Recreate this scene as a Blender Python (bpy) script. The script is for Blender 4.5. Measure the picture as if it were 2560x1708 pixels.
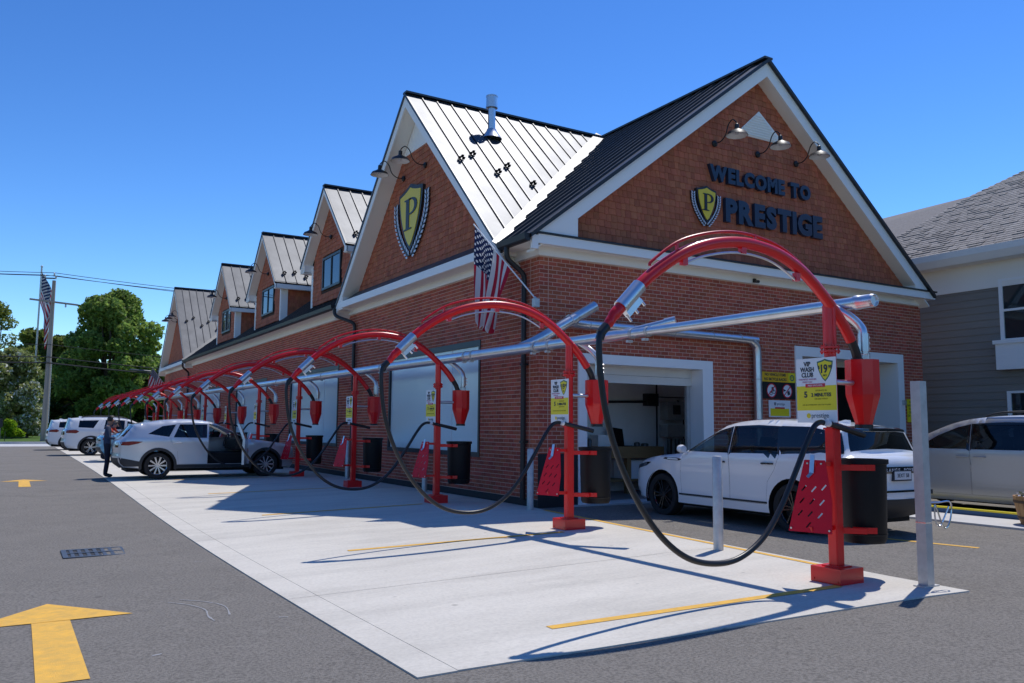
import bpy, bmesh, math, random
import numpy as np
from mathutils import Vector, Matrix, geometry
random.seed(7); rng = np.random.default_rng(7)
for o in list(bpy.data.objects): bpy.data.objects.remove(o)
SC = bpy.context.scene; COL = SC.collection
R = math.radians
# ---------------------------------------------------------------- camera
cam_d = bpy.data.cameras.new('camera'); cam = bpy.data.objects.new('camera', cam_d); COL.objects.link(cam)
cam_d.sensor_width = 36.0; cam_d.lens = 29.106; cam_d.clip_start = 0.05; cam_d.clip_end = 4000
cX = Vector((0.85805401, -0.51348948, 0.00847775)); cD = Vector((0.06012614, 0.08405064, -0.99464584)); cF = Vector((0.51002762, 0.85396958, 0.10299412))
cam.matrix_world = Matrix(((cX.x, -cD.x, -cF.x, 0.0), (cX.y, -cD.y, -cF.y, 0.0), (cX.z, -cD.z, -cF.z, 1.5), (0, 0, 0, 1)))
SC.camera = cam
# ---------------------------------------------------------------- sky, sun, exposure
SUN = Vector((0.475, 0.215, 1.0)).normalized()
W = bpy.data.worlds.new('World'); SC.world = W; W.use_nodes = True
nt = W.node_tree; nt.nodes.clear()
sky = nt.nodes.new('ShaderNodeTexSky'); sky.sky_type = 'NISHITA'; sky.sun_disc = False
sky.sun_elevation = math.asin(SUN.z); sky.sun_rotation = math.atan2(SUN.x, SUN.y)
sky.altitude = 400; sky.air_density = 1.0; sky.dust_density = 0.0; sky.ozone_density = 4.0
hsv = nt.nodes.new('ShaderNodeHueSaturation'); hsv.inputs['Saturation'].default_value = 1.14
bg = nt.nodes.new('ShaderNodeBackground'); bg.inputs[1].default_value = 0.053
wo = nt.nodes.new('ShaderNodeOutputWorld')
gm = nt.nodes.new('ShaderNodeGamma'); gm.inputs['Gamma'].default_value = 1.42
nt.links.new(sky.outputs[0], hsv.inputs['Color']); nt.links.new(hsv.outputs[0], gm.inputs[0]); nt.links.new(gm.outputs[0], bg.inputs[0]); nt.links.new(bg.outputs[0], wo.inputs[0])
sd = bpy.data.lights.new('sun', 'SUN'); sd.energy = 2.15; sd.angle = R(0.53); sd.color = (1.0, 0.965, 0.92)
so = bpy.data.objects.new('sun', sd); COL.objects.link(so); so.location = (40, 20, 90)
so.rotation_euler = (-SUN).to_track_quat('-Z', 'Y').to_euler()
vs = SC.view_settings; vs.view_transform = 'Standard'; vs.look = 'None'; vs.exposure = 0.64; vs.gamma = 1.0; vs.use_curve_mapping = False
SC.render.engine = 'CYCLES'
SC.cycles.max_bounces = 7; SC.cycles.diffuse_bounces = 5; SC.cycles.glossy_bounces = 3; SC.cycles.transparent_max_bounces = 10
SC.cycles.use_denoising = True; SC.cycles.caustics_reflective = False; SC.cycles.caustics_refractive = False

# ---------------------------------------------------------------- materials
def mat(name, col, rough=0.6, metal=0.0, spec=0.5, var=0.0, vscale=3.0, bump=0.0, bscale=40.0, coat=0.0, rnd=None, emit=None, vcol=None, detail=4.0, stretch=None):
    """procedural principled material: noise colour variation, noise bump, optional random tint per piece ('obj' or 'attr')"""
    m = bpy.data.materials.new(name); m.use_nodes = True; t = m.node_tree; n = t.nodes; L = t.links
    b = n['Principled BSDF']; b.inputs['Base Color'].default_value = (*col, 1); b.inputs['Roughness'].default_value = rough
    b.inputs['Metallic'].default_value = metal; b.inputs['Specular IOR Level'].default_value = spec
    b.inputs['Coat Weight'].default_value = coat; b.inputs['Coat Roughness'].default_value = 0.03
    src = None
    tc = n.new('ShaderNodeTexCoord'); vec = tc.outputs['Object']
    if stretch:
        mp = n.new('ShaderNodeMapping'); mp.inputs['Scale'].default_value = stretch; L.new(vec, mp.inputs['Vector']); vec = mp.outputs[0]
    if var > 0:
        nz = n.new('ShaderNodeTexNoise'); nz.inputs['Scale'].default_value = vscale; nz.inputs['Detail'].default_value = detail; nz.inputs['Roughness'].default_value = 0.65
        L.new(vec, nz.inputs['Vector'])
        mx = n.new('ShaderNodeMix'); mx.data_type = 'RGBA'
        c2 = vcol or tuple(c*0.5 for c in col); c1 = tuple(min(1, c*(1+var*0.5)) for c in col)
        rp = n.new('ShaderNodeMapRange'); rp.inputs['From Min'].default_value = 0.3; rp.inputs['From Max'].default_value = 0.7
        rp.inputs['To Min'].default_value = 0.0; rp.inputs['To Max'].default_value = var
        L.new(nz.outputs['Fac'], rp.inputs['Value']); L.new(rp.outputs[0], mx.inputs['Factor'])
        mx.inputs['A'].default_value = (*c1, 1); mx.inputs['B'].default_value = (*c2, 1)
        src = mx.outputs['Result']
    if rnd:
        amt = rnd[1]
        if rnd[0] == 'obj':
            oi = n.new('ShaderNodeObjectInfo'); rv = oi.outputs['Random']
        else:
            at = n.new('ShaderNodeAttribute'); at.attribute_name = 'rnd'; rv = at.outputs['Fac']
        hs = n.new('ShaderNodeHueSaturation')
        m1 = n.new('ShaderNodeMapRange'); m1.inputs['To Min'].default_value = 1-amt; m1.inputs['To Max'].default_value = 1+amt; L.new(rv, m1.inputs['Value'])
        m2 = n.new('ShaderNodeMath'); m2.operation = 'MULTIPLY'; m2.inputs[1].default_value = 7.31; L.new(rv, m2.inputs[0])
        m3 = n.new('ShaderNodeMath'); m3.operation = 'FRACT'; L.new(m2.outputs[0], m3.inputs[0])
        m4 = n.new('ShaderNodeMapRange'); m4.inputs['To Min'].default_value = 0.5-0.03*amt; m4.inputs['To Max'].default_value = 0.5+0.035*amt; L.new(m3.outputs[0], m4.inputs['Value'])
        L.new(m1.outputs[0], hs.inputs['Value']); L.new(m4.outputs[0], hs.inputs['Hue'])
        if src: L.new(src, hs.inputs['Color'])
        else: hs.inputs['Color'].default_value = (*col, 1)
        src = hs.outputs[0]
    if src: L.new(src, b.inputs['Base Color'])
    if bump > 0:
        nb = n.new('ShaderNodeTexNoise'); nb.inputs['Scale'].default_value = bscale; nb.inputs['Detail'].default_value = 5; L.new(vec, nb.inputs['Vector'])
        bp = n.new('ShaderNodeBump'); bp.inputs['Strength'].default_value = bump; bp.inputs['Distance'].default_value = 0.01
        L.new(nb.outputs['Fac'], bp.inputs['Height']); L.new(bp.outputs[0], b.inputs['Normal'])
    if emit: b.inputs['Emission Color'].default_value = (*emit[0], 1); b.inputs['Emission Strength'].default_value = emit[1]
    return m
def glass(name, tint, gloss=0.09, rough=0.01, min_reflect=0.04):
    m = bpy.data.materials.new(name); m.use_nodes = True; t = m.node_tree; n = t.nodes; L = t.links
    n.remove(n['Principled BSDF']); out = n['Material Output']
    tr = n.new('ShaderNodeBsdfTransparent'); tr.inputs[0].default_value = (*tint, 1)
    gl = n.new('ShaderNodeBsdfGlossy'); gl.inputs['Roughness'].default_value = rough; gl.inputs['Color'].default_value = (0.95, 0.97, 1, 1)
    lf = n.new('ShaderNodeLayerWeight'); lf.inputs['Blend'].default_value = 0.5; lw = n.new('ShaderNodeMath'); lw.operation = 'POWER'; lw.inputs[1].default_value = 4.0; L.new(lf.outputs['Facing'], lw.inputs[0])
    nz = n.new('ShaderNodeTexNoise'); nz.inputs['Scale'].default_value = 1.3
    bp = n.new('ShaderNodeBump'); bp.inputs['Strength'].default_value = 0.02; L.new(nz.outputs['Fac'], bp.inputs['Height']); L.new(bp.outputs[0], gl.inputs['Normal'])
    ad = n.new('ShaderNodeMath'); ad.operation = 'ADD'; ad.inputs[1].default_value = min_reflect; ad.use_clamp = True; L.new(lw.outputs[0], ad.inputs[0])
    mx = n.new('ShaderNodeMixShader'); L.new(ad.outputs[0], mx.inputs[0]); L.new(tr.outputs[0], mx.inputs[1]); L.new(gl.outputs[0], mx.inputs[2]); L.new(mx.outputs[0], out.inputs[0])
    return m
M = {}
M['asphalt'] = mat('asphalt', (0.240, 0.219, 0.190), 0.92, var=0.5, vscale=0.55, vcol=(0.192, 0.175, 0.152), bump=0.9, bscale=160, spec=0.25, detail=9)
M['concrete'] = mat('concrete', (0.62, 0.58, 0.50), 0.88, var=0.45, vscale=0.9, vcol=(0.52, 0.485, 0.415), bump=0.35, bscale=70, spec=0.25, detail=8, stretch=(0.5, 1.6, 1))
M['concrete_pale'] = mat('concrete_pale', (0.54, 0.53, 0.51), 0.88, var=0.4, vscale=1.5, vcol=(0.43, 0.415, 0.39), bump=0.3, bscale=80, spec=0.25, detail=8)
M['yellow_paint'] = mat('yellow_paint', (0.76, 0.42, 0.06), 0.75, var=0.6, vscale=9, vcol=(0.50, 0.33, 0.11), bump=0.5, bscale=140, spec=0.3, detail=8)
def weather(m, spots, streak, speck):
    t = m.node_tree; n = t.nodes; L = t.links; b = n['Principled BSDF']; src = b.inputs['Base Color'].links[0].from_socket; tc = n.new('ShaderNodeTexCoord')
    def mul(src, fac_socket, dark, f0, f1):
        r_ = n.new('ShaderNodeMapRange'); r_.inputs['From Min'].default_value = f0; r_.inputs['From Max'].default_value = f1; r_.inputs['To Min'].default_value = dark; r_.inputs['To Max'].default_value = 1.0; L.new(fac_socket, r_.inputs['Value'])
        q = n.new('ShaderNodeMix'); q.data_type = 'RGBA'; q.blend_type = 'MULTIPLY'; q.inputs['Factor'].default_value = 1.0; L.new(src, q.inputs['A']); c = n.new('ShaderNodeCombineColor'); [L.new(r_.outputs[0], c.inputs[i]) for i in range(3)]; L.new(c.outputs[0], q.inputs['B']); return q.outputs['Result']
    nz = n.new('ShaderNodeTexNoise'); nz.inputs['Scale'].default_value = 0.9; nz.inputs['Detail'].default_value = 7; nz.inputs['Roughness'].default_value = .7; mp = n.new('ShaderNodeMapping'); mp.inputs['Scale'].default_value = streak; L.new(tc.outputs['Object'], mp.inputs[0]); L.new(mp.outputs[0], nz.inputs['Vector']); src = mul(src, nz.outputs['Fac'], .88, .36, .52)
    vo = n.new('ShaderNodeTexVoronoi'); vo.inputs['Scale'].default_value = spots; vo.inputs['Randomness'].default_value = 1.0; L.new(tc.outputs['Object'], vo.inputs['Vector'])
    n2 = n.new('ShaderNodeTexNoise'); n2.inputs['Scale'].default_value = 1.1; L.new(tc.outputs['Object'], n2.inputs['Vector']); ad = n.new('ShaderNodeMath'); ad.operation = 'MULTIPLY_ADD'; ad.inputs[1].default_value = -.35; ad.inputs[2].default_value = .28; L.new(n2.outputs['Fac'], ad.inputs[0]); ad2 = n.new('ShaderNodeMath'); ad2.operation = 'ADD'; L.new(vo.outputs['Distance'], ad2.inputs[0]); L.new(ad.outputs[0], ad2.inputs[1]); src = mul(src, ad2.outputs[0], .62, .10, .17)
    n3 = n.new('ShaderNodeTexNoise'); n3.inputs['Scale'].default_value = speck[0]; n3.inputs['Detail'].default_value = 2; L.new(tc.outputs['Object'], n3.inputs['Vector']); src = mul(src, n3.outputs['Fac'], speck[1], .32, .60); L.new(src, b.inputs['Base Color'])
weather(M['asphalt'], 2.3, (.6, .6, .6), (46, .58)); weather(M['concrete'], 2.9, (.35, 1.5, 1), (30, .90))
M['scuff'] = mat('scuff', (0.30, 0.295, 0.29), 0.95, var=0.5, vscale=30, vcol=(0.2, 0.2, 0.2))
M['grass'] = mat('grass', (0.075, 0.13, 0.025), 0.9, var=0.6, vscale=0.5, vcol=(0.045, 0.085, 0.015), bump=0.6, bscale=12, spec=0.2, detail=8)
M['mortar'] = mat('mortar', (0.62, 0.42, 0.34), 0.95, var=0.3, vscale=4, bump=0.4, bscale=90, spec=0.2)
BR = dict(rough=0.88, spec=0.25, var=0.35, vscale=22, vcol=(0.32, 0.078, 0.048), bump=0.35, bscale=120)
M['brick'] = mat('brick', (0.40, 0.098, 0.058), rnd=('obj', 0.22), **BR); M['brick_mass'] = mat('brick_mass', (0.40, 0.098, 0.058), rnd=('attr', 0.22), **BR)
M['mortar_dark'] = mat('joint_dark', (0.30, 0.285, 0.25), 0.95, var=0.4, vscale=8)
M['base_course'] = mat('base_course', (0.02, 0.02, 0.022), 0.7, var=0.4, vscale=5)
SH = dict(rough=0.85, spec=0.25, var=0.5, vscale=9, vcol=(0.30, 0.095, 0.055), bump=0.5, bscale=60, stretch=(1, 1, 0.15))
M['shingle'] = mat('shingle', (0.40, 0.130, 0.072), rnd=('obj', 0.16), **SH); M['shingle_mass'] = mat('shingle_mass', (0.40, 0.130, 0.072), rnd=('attr', 0.16), **SH)
M['shingle_back'] = mat('shingle_back', (0.06, 0.025, 0.013), 0.9)
M['white_trim'] = mat('white_trim', (0.88, 0.87, 0.85), 0.5, var=0.12, vscale=2, vcol=(0.8, 0.79, 0.77), bump=0.04, bscale=30)
M['bounce_beige_trim'] = mat('bounce_beige_trim', (0.86, 0.83, 0.77), 0.55, var=0.12, vscale=2, vcol=(0.78, 0.75, 0.69))  # white trim warmed to beige: light bounced off the ground put into the colour
M['roof_metal'] = mat('roof_metal', (0.098, 0.103, 0.112), 0.54, metal=0.85, var=0.5, vscale=1.6, vcol=(0.066, 0.069, 0.075), bump=0.35, bscale=2.2)
M['roof_seam'] = mat('roof_seam', (0.07, 0.073, 0.08), 0.45, metal=0.5, var=0.2)
M['flashing'] = mat('flashing', (0.11, 0.113, 0.118), 0.45, metal=0.85, var=0.3, vscale=2, bump=0.12, bscale=5)
M['black_metal'] = mat('black_metal', (0.018, 0.018, 0.02), 0.45, var=0.2, vscale=4)
M['galv'] = mat('galvanised', (0.66, 0.67, 0.69), 0.30, metal=0.9, var=0.35, vscale=5, vcol=(0.48, 0.49, 0.51), bump=0.05, bscale=16)
M['galv_flat'] = mat('galvanised_flat', (0.52, 0.52, 0.51), 0.5, metal=0.6, var=0.5, vscale=7, vcol=(0.36, 0.36, 0.35), bump=0.08, bscale=30)
M['pvc'] = mat('pvc', (0.80, 0.80, 0.82), 0.35, var=0.1)
M['red_paint'] = mat('red_paint', (0.74, 0.006, 0.008), 0.3, coat=0.22, var=0.25, vscale=3, vcol=(0.62, 0.005, 0.010), bump=0.02, bscale=20)
M['red_plate'] = mat('red_plate', (0.74, 0.008, 0.022), 0.5, spec=0.3, var=0.35, vscale=6, vcol=(0.6, 0.01, 0.035))
M['rubber'] = mat('rubber', (0.017, 0.017, 0.018), 0.38, var=0.3, vscale=8, bump=0.1, bscale=40)
M['bin_black'] = mat('bin_plastic', (0.011, 0.011, 0.012), 0.5, spec=0.25, var=0.3, vscale=4, bump=0.08, bscale=25)
M['sign_white'] = mat('sign_white', (0.82, 0.83, 0.85), 0.4, var=0.05)
M['sign_yellow'] = mat('sign_yellow', (0.85, 0.70, 0.02), 0.4, var=0.05)
M['sign_orange'] = mat('sign_orange', (0.86, 0.50, 0.02), 0.4, var=0.05)
M['sign_red'] = mat('sign_red', (0.62, 0.02, 0.05), 0.4, var=0.05)
M['sign_black'] = mat('sign_black', (0.014, 0.014, 0.016), 0.4, var=0.05)
M['ink'] = mat('ink', (0.03, 0.035, 0.05), 0.5); M['ink_grey'] = mat('ink_grey', (0.2, 0.22, 0.25), 0.5)
M['ink_green'] = mat('ink_green', (0.06, 0.16, 0.10), 0.5); M['ink_pink'] = mat('ink_pink', (0.62, 0.30, 0.42), 0.5); M['ink_olive'] = mat('ink_olive', (0.42, 0.34, 0.02), 0.5)
M['navy_letter'] = mat('navy_letter', (0.012, 0.028, 0.062), 0.35, var=0.1)
M['gold_panel'] = mat('gold_panel', (0.80, 0.60, 0.03), 0.4, var=0.1)
M['laurel'] = mat('laurel', (0.62, 0.66, 0.74), 0.4, metal=0.2, var=0.1)
M['window_film'] = mat('window_film', (0.70, 0.83, 0.85), 0.16, spec=0.7, var=0.18, vscale=0.7, vcol=(0.68, 0.81, 0.83), bump=0.01, bscale=1.5)
M['window_frame'] = mat('window_frame', (0.02, 0.025, 0.032), 0.4, var=0.1)
M['dormer_pane'] = mat('dormer_pane', (0.05, 0.08, 0.11), 0.03, spec=1.0, metal=0.35, var=0.1)
M['dark_pane'] = mat('dark_pane', (0.02, 0.03, 0.035), 0.03, spec=0.8, var=0.1)
M['curtain'] = mat('curtain', (0.18, 0.22, 0.20), 0.8, var=0.5, vscale=6, stretch=(1, 8, 0.6))
M['inner_white'] = mat('inner_white', (0.86, 0.86, 0.86), 0.7, var=0.2, vscale=1.5)
M['inner_dark'] = mat('inner_dark', (0.035, 0.036, 0.038), 0.8, var=0.3)
M['inner_floor'] = mat('inner_floor', (0.20, 0.20, 0.20), 0.5, var=0.4, vscale=2)
M['door_panel'] = mat('door_panel', (0.72, 0.70, 0.65), 0.5, var=0.1)
M['wood'] = mat('wood', (0.26, 0.15, 0.06), 0.7, var=0.5, vscale=5, vcol=(0.15, 0.08, 0.03), stretch=(1, 1, 9))
M['barrel_wood'] = mat('barrel_wood', (0.46, 0.26, 0.12), 0.8, var=0.6, vscale=7, vcol=(0.15, 0.075, 0.035), bump=0.4, bscale=30, stretch=(1, 1, 0.2), rnd=('obj', 0.3))
M['steel_grey'] = mat('steel_grey', (0.12, 0.125, 0.13), 0.45, metal=0.6, var=0.4, vscale=3)
M['siding'] = mat('siding', (0.225, 0.21, 0.185), 0.7, var=0.2, vscale=3, rnd=('obj', 0.05), bump=0.15, bscale=30, stretch=(1, 0.15, 1))
M['asphalt_shingle'] = mat('asphalt_shingle', (0.34, 0.31, 0.28), 0.95, var=0.4, vscale=15, rnd=('attr', 0.13), bump=0.4, bscale=60, spec=0.2)
M['bark'] = mat('bark', (0.10, 0.078, 0.06), 0.95, var=0.5, vscale=6, bump=0.8, bscale=14, stretch=(1, 1, 0.25))
M['pole_wood'] = mat('pole_wood', (0.30, 0.26, 0.22), 0.9, var=0.5, vscale=4, vcol=(0.19, 0.16, 0.13), bump=0.3, bscale=20, stretch=(4, 4, 0.15))
M['wire'] = mat('wire', (0.02, 0.02, 0.025), 0.6)
M['tyre'] = mat('tyre', (0.016, 0.016, 0.017), 0.75, var=0.3, vscale=10, bump=0.2, bscale=60)
M['rim_silver'] = mat('rim_silver', (0.62, 0.63, 0.65), 0.25, metal=0.9, var=0.1)
M['rim_black'] = mat('rim_black', (0.012, 0.012, 0.013), 0.2, coat=0.4, var=0.1)
M['under'] = mat('underbody', (0.012, 0.012, 0.013), 0.8)
M['clad'] = mat('cladding', (0.03, 0.031, 0.034), 0.55, var=0.15)
M['gloss_black'] = mat('gloss_black', (0.008, 0.009, 0.011), 0.06, coat=0.6)
M['chrome'] = mat('chrome', (0.75, 0.76, 0.78), 0.12, metal=1.0)
M['seat_black'] = mat('seat_black', (0.02, 0.02, 0.022), 0.6, var=0.2)
M['tail_red'] = mat('tail_red', (0.22, 0.006, 0.010), 0.1, coat=0.8)
M['lamp_lens'] = mat('lamp_lens', (0.7, 0.72, 0.74), 0.08, coat=0.6)
def paint(n, c, metal=0.0, rough=0.28): return mat(n, c, rough, metal=metal, coat=0.85, var=0.06, vscale=2, spec=0.5)
M['car_white'] = paint('car_white', (0.87, 0.875, 0.88)); M['car_silver'] = paint('car_silver', (0.66, 0.68, 0.71), 0.4, 0.30)
M['car_champagne'] = paint('car_champagne', (0.42, 0.43, 0.445), 0.5, 0.32); M['car_blue'] = paint('car_blue', (0.17, 0.42, 0.60), 0.2)
M['plate_white'] = mat('plate_white', (0.75, 0.74, 0.76), 0.4)
M['auto_glass'] = glass('auto_glass', (0.42, 0.50, 0.50)); M['dark_glass'] = glass('dark_glass', (0.10, 0.115, 0.13), min_reflect=0.05)
M['clear_hose'] = glass('clear_hose', (0.86, 0.86, 0.9), min_reflect=0.12, rough=0.08)
M['skin'] = mat('skin', (0.42, 0.23, 0.16), 0.55, var=0.1); M['hair_dark'] = mat('hair_dark', (0.018, 0.015, 0.013), 0.6, var=0.2)
M['cloth_navy'] = mat('cloth_navy', (0.035, 0.055, 0.105), 0.85, var=0.25, vscale=9, bump=0.2, bscale=40)
M['cloth_trouser'] = mat('cloth_trouser', (0.014, 0.018, 0.035), 0.85, var=0.25, vscale=9, bump=0.2, bscale=40)
M['cloth_red'] = mat('cloth_red', (0.50, 0.045, 0.02), 0.8, var=0.2, vscale=9); M['hair_grey'] = mat('hair_grey', (0.10, 0.09, 0.08), 0.6)
M['shoe'] = mat('shoe', (0.01, 0.01, 0.011), 0.5)
M['hose_orange'] = mat('hose_orange', (0.42, 0.07, 0.02), 0.5)
M['flower_white'] = mat('flower_white', (0.7, 0.68, 0.72), 0.7, var=0.2)
def leafmat(name, c, c2):
    m = mat(name, c, 0.55, var=0.7, vscale=0.35, vcol=c2, rnd=('attr', 0.45), spec=0.35)
    t = m.node_tree; b = t.nodes['Principled BSDF']; tr = t.nodes.new('ShaderNodeBsdfTranslucent'); mx = t.nodes.new('ShaderNodeMixShader'); mx.inputs[0].default_value = 0.6
    t.links.new(b.inputs['Base Color'].links[0].from_socket, tr.inputs[0]); t.links.new(b.outputs[0], mx.inputs[1]); t.links.new(tr.outputs[0], mx.inputs[2]); t.links.new(mx.outputs[0], t.nodes['Material Output'].inputs[0])
    return m
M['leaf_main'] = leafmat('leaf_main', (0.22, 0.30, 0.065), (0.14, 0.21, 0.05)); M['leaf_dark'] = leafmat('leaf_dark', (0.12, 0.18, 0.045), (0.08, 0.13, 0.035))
M['leaf_pale'] = leafmat('leaf_pale', (0.28, 0.31, 0.11), (0.20, 0.23, 0.08)); M['leaf_bright'] = leafmat('leaf_bright', (0.28, 0.40, 0.02), (0.18, 0.28, 0.02))
M['leaf_olive'] = leafmat('leaf_olive', (0.20, 0.24, 0.05), (0.14, 0.17, 0.04)); M['blossom'] = mat('blossom', (0.62, 0.60, 0.48), 0.7)
def flag_mat():
    """stripes and starred canton from the flag's own UVs (flat print)"""
    m = bpy.data.materials.new('flag_print'); m.use_nodes = True; t = m.node_tree; n = t.nodes; L = t.links; b = n['Principled BSDF']; b.inputs['Roughness'].default_value = 0.8
    uv = n.new('ShaderNodeUVMap'); sp = n.new('ShaderNodeSeparateXYZ'); L.new(uv.outputs[0], sp.inputs[0])
    def ma(op, a, bb=None):
        q = n.new('ShaderNodeMath'); q.operation = op
        for i, x in enumerate((a, bb)):
            if x is None: continue
            if isinstance(x, (int, float)): q.inputs[i].default_value = x
            else: L.new(x, q.inputs[i])
        return q.outputs[0]
    s = ma('MODULO', ma('FLOOR', ma('MULTIPLY', sp.outputs[1], 13.0)), 2.0)
    can = ma('MULTIPLY', ma('LESS_THAN', sp.outputs[0], 0.4), ma('GREATER_THAN', sp.outputs[1], 6/13))
    gx = ma('MULTIPLY', sp.outputs[0], 12/0.4); gy = ma('MULTIPLY', ma('SUBTRACT', sp.outputs[1], 6/13), 10/(7/13))
    rx = ma('SUBTRACT', ma('FRACT', gx), 0.5); ry = ma('SUBTRACT', ma('FRACT', gy), 0.5)
    d = ma('ADD', ma('POWER', ma('ABSOLUTE', rx), 2.0), ma('POWER', ma('ABSOLUTE', ry), 2.0))
    par = ma('MODULO', ma('ADD', ma('FLOOR', gx), ma('FLOOR', gy)), 2.0)
    star = ma('MULTIPLY', ma('LESS_THAN', d, 0.15), ma('LESS_THAN', par, 0.5))
    def mix(f, a, c):
        q = n.new('ShaderNodeMix'); q.data_type = 'RGBA'; L.new(f, q.inputs['Factor'])
        for k, x in (('A', a), ('B', c)):
            if isinstance(x, tuple): q.inputs[k].default_value = (*x, 1)
            else: L.new(x, q.inputs[k])
        return q.outputs['Result']
    c = mix(s, (0.50, 0.012, 0.045), (0.78, 0.78, 0.80)); cc = mix(star, (0.012, 0.022, 0.085), (0.78, 0.78, 0.80))
    base = mix(can, c, cc); L.new(base, b.inputs['Base Color'])
    tr = n.new('ShaderNodeBsdfTranslucent'); L.new(base, tr.inputs[0]); mx = n.new('ShaderNodeMixShader'); mx.inputs[0].default_value = 0.3
    L.new(b.outputs[0], mx.inputs[1]); L.new(tr.outputs[0], mx.inputs[2]); L.new(mx.outputs[0], n['Material Output'].inputs[0])
    return m
M['flag'] = flag_mat()

# ---------------------------------------------------------------- mesh helpers
class MB:
    def __init__(s): s.v = []; s.f = []; s.m = []; s.sm = []; s.r = []; s.uv = None
    def add(s, vs, fs, mi=0, smooth=False, r=0.5):
        b = len(s.v); s.v.extend([tuple(p) for p in vs])
        for f in fs: s.f.append(tuple(i+b for i in f)); s.m.append(mi); s.sm.append(smooth); s.r.append(r)
        return s
    def box(s, x0, x1, y0, y1, z0, z1, mi=0, r=0.5):
        return s.add([(x0,y0,z0),(x1,y0,z0),(x1,y1,z0),(x0,y1,z0),(x0,y0,z1),(x1,y0,z1),(x1,y1,z1),(x0,y1,z1)],
                     [(0,3,2,1),(4,5,6,7),(0,1,5,4),(1,2,6,5),(2,3,7,6),(3,0,4,7)], mi, False, r)
    def obox(s, c, ax, h, mi=0, r=0.5):
        """box about centre c, unit axes ax, half sizes h"""
        c = Vector(c); A = [Vector(a).normalized()*k for a, k in zip(ax, h)]
        vs = [c+A[0]*i+A[1]*j+A[2]*k for k in (-1,1) for i, j in ((-1,-1),(1,-1),(1,1),(-1,1))]
        return s.add(vs, [(0,3,2,1),(4,5,6,7),(0,1,5,4),(1,2,6,5),(2,3,7,6),(3,0,4,7)], mi, False, r)
    def bar(s, a, b, w, h, up=(0,0,1), mi=0, r=0.5):
        a = Vector(a); b = Vector(b); d = (b-a); L = d.length; d.normalize(); u = Vector(up)
        sd_ = d.cross(u)
        if sd_.length < 1e-5: sd_ = d.cross(Vector((1,0,0)))
        sd_.normalize(); u = sd_.cross(d)
        return s.obox((a+b)/2, (d, sd_, u), (L/2, w/2, h/2), mi, r)
    def tube(s, pts, rad, n=10, mi=0, cap=True, smooth=True, r=0.5):
        P = [Vector(p) for p in pts]; k = len(P)
        rr = rad if isinstance(rad, (list, tuple)) else [rad]*k
        T = []
        for i in range(k):
            t = P[min(i+1,k-1)]-P[max(i-1,0)]; T.append(t.normalized() if t.length > 1e-9 else Vector((0,0,1)))
        u = T[0].orthogonal().normalized(); rings = []
        for i in range(k):
            u = (u - T[i]*u.dot(T[i])); u = u.normalized() if u.length > 1e-6 else T[i].orthogonal().normalized()
            w = T[i].cross(u); rings.append([P[i]+(u*math.cos(2*math.pi*j/n)+w*math.sin(2*math.pi*j/n))*rr[i] for j in range(n)])
        vs = [p for ring in rings for p in ring]; fs = []
        for i in range(k-1):
            for j in range(n): fs.append((i*n+j, i*n+(j+1)%n, (i+1)*n+(j+1)%n, (i+1)*n+j))
        s.add(vs, fs, mi, smooth, r)
        if cap:
            s.add(rings[0], [tuple(range(n))[::-1]], mi, False, r); s.add(rings[-1], [tuple(range(n))], mi, False, r)
        return s
    def cyl(s, c, rad, z0, z1, n=20, mi=0, smooth=True): return s.tube([(c[0],c[1],z0),(c[0],c[1],z1)], rad, n, mi, True, smooth)
    def lathe(s, prof, c=(0,0,0), ax='Z', n=24, mi=0, smooth=True, close=False):
        """prof: list of (radius, along)"""
        vs = []; k = len(prof)
        for (r_, t) in prof:
            for j in range(n):
                a = 2*math.pi*j/n; p = (r_*math.cos(a), r_*math.sin(a))
                vs.append({'Z': (c[0]+p[0], c[1]+p[1], c[2]+t), 'Y': (c[0]+p[0], c[1]+t, c[2]+p[1]), 'X': (c[0]+t, c[1]+p[0], c[2]+p[1])}[ax])
        fs = [(i*n+j, i*n+(j+1)%n, (i+1)*n+(j+1)%n, (i+1)*n+j) for i in range(k-1) for j in range(n)]
        if close: fs += [((k-1)*n+j, (k-1)*n+(j+1)%n, (j+1)%n, j) for j in range(n)]
        return s.add(vs, fs, mi, smooth)
    def prism(s, poly, pl, d0, d1, mi=0, smooth=False, r=0.5):
        """poly in plane pl ('XZ' extruded along y, 'YZ' along x, 'XY' along z)"""
        def P(p, d): return {'XZ': (p[0], d, p[1]), 'YZ': (d, p[0], p[1]), 'XY': (p[0], p[1], d)}[pl]
        n = len(poly); vs = [P(p, d0) for p in poly]+[P(p, d1) for p in poly]
        tri = geometry.tessellate_polygon([[Vector((p[0], p[1], 0)) for p in poly]])
        fs = [tuple(t) for t in tri]+[tuple(i+n for i in t)[::-1] for t in tri]
        s.add(vs, fs, mi, False, r); s.add(vs, [(i, (i+1)%n, (i+1)%n+n, i+n) for i in range(n)], mi, smooth, r)
        return s
    def mesh(s, me, mtx, mi=0, r=0.5):
        return s.add([mtx @ v.co for v in me.vertices], [tuple(p.vertices) for p in me.polygons], mi, False, r)
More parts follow.
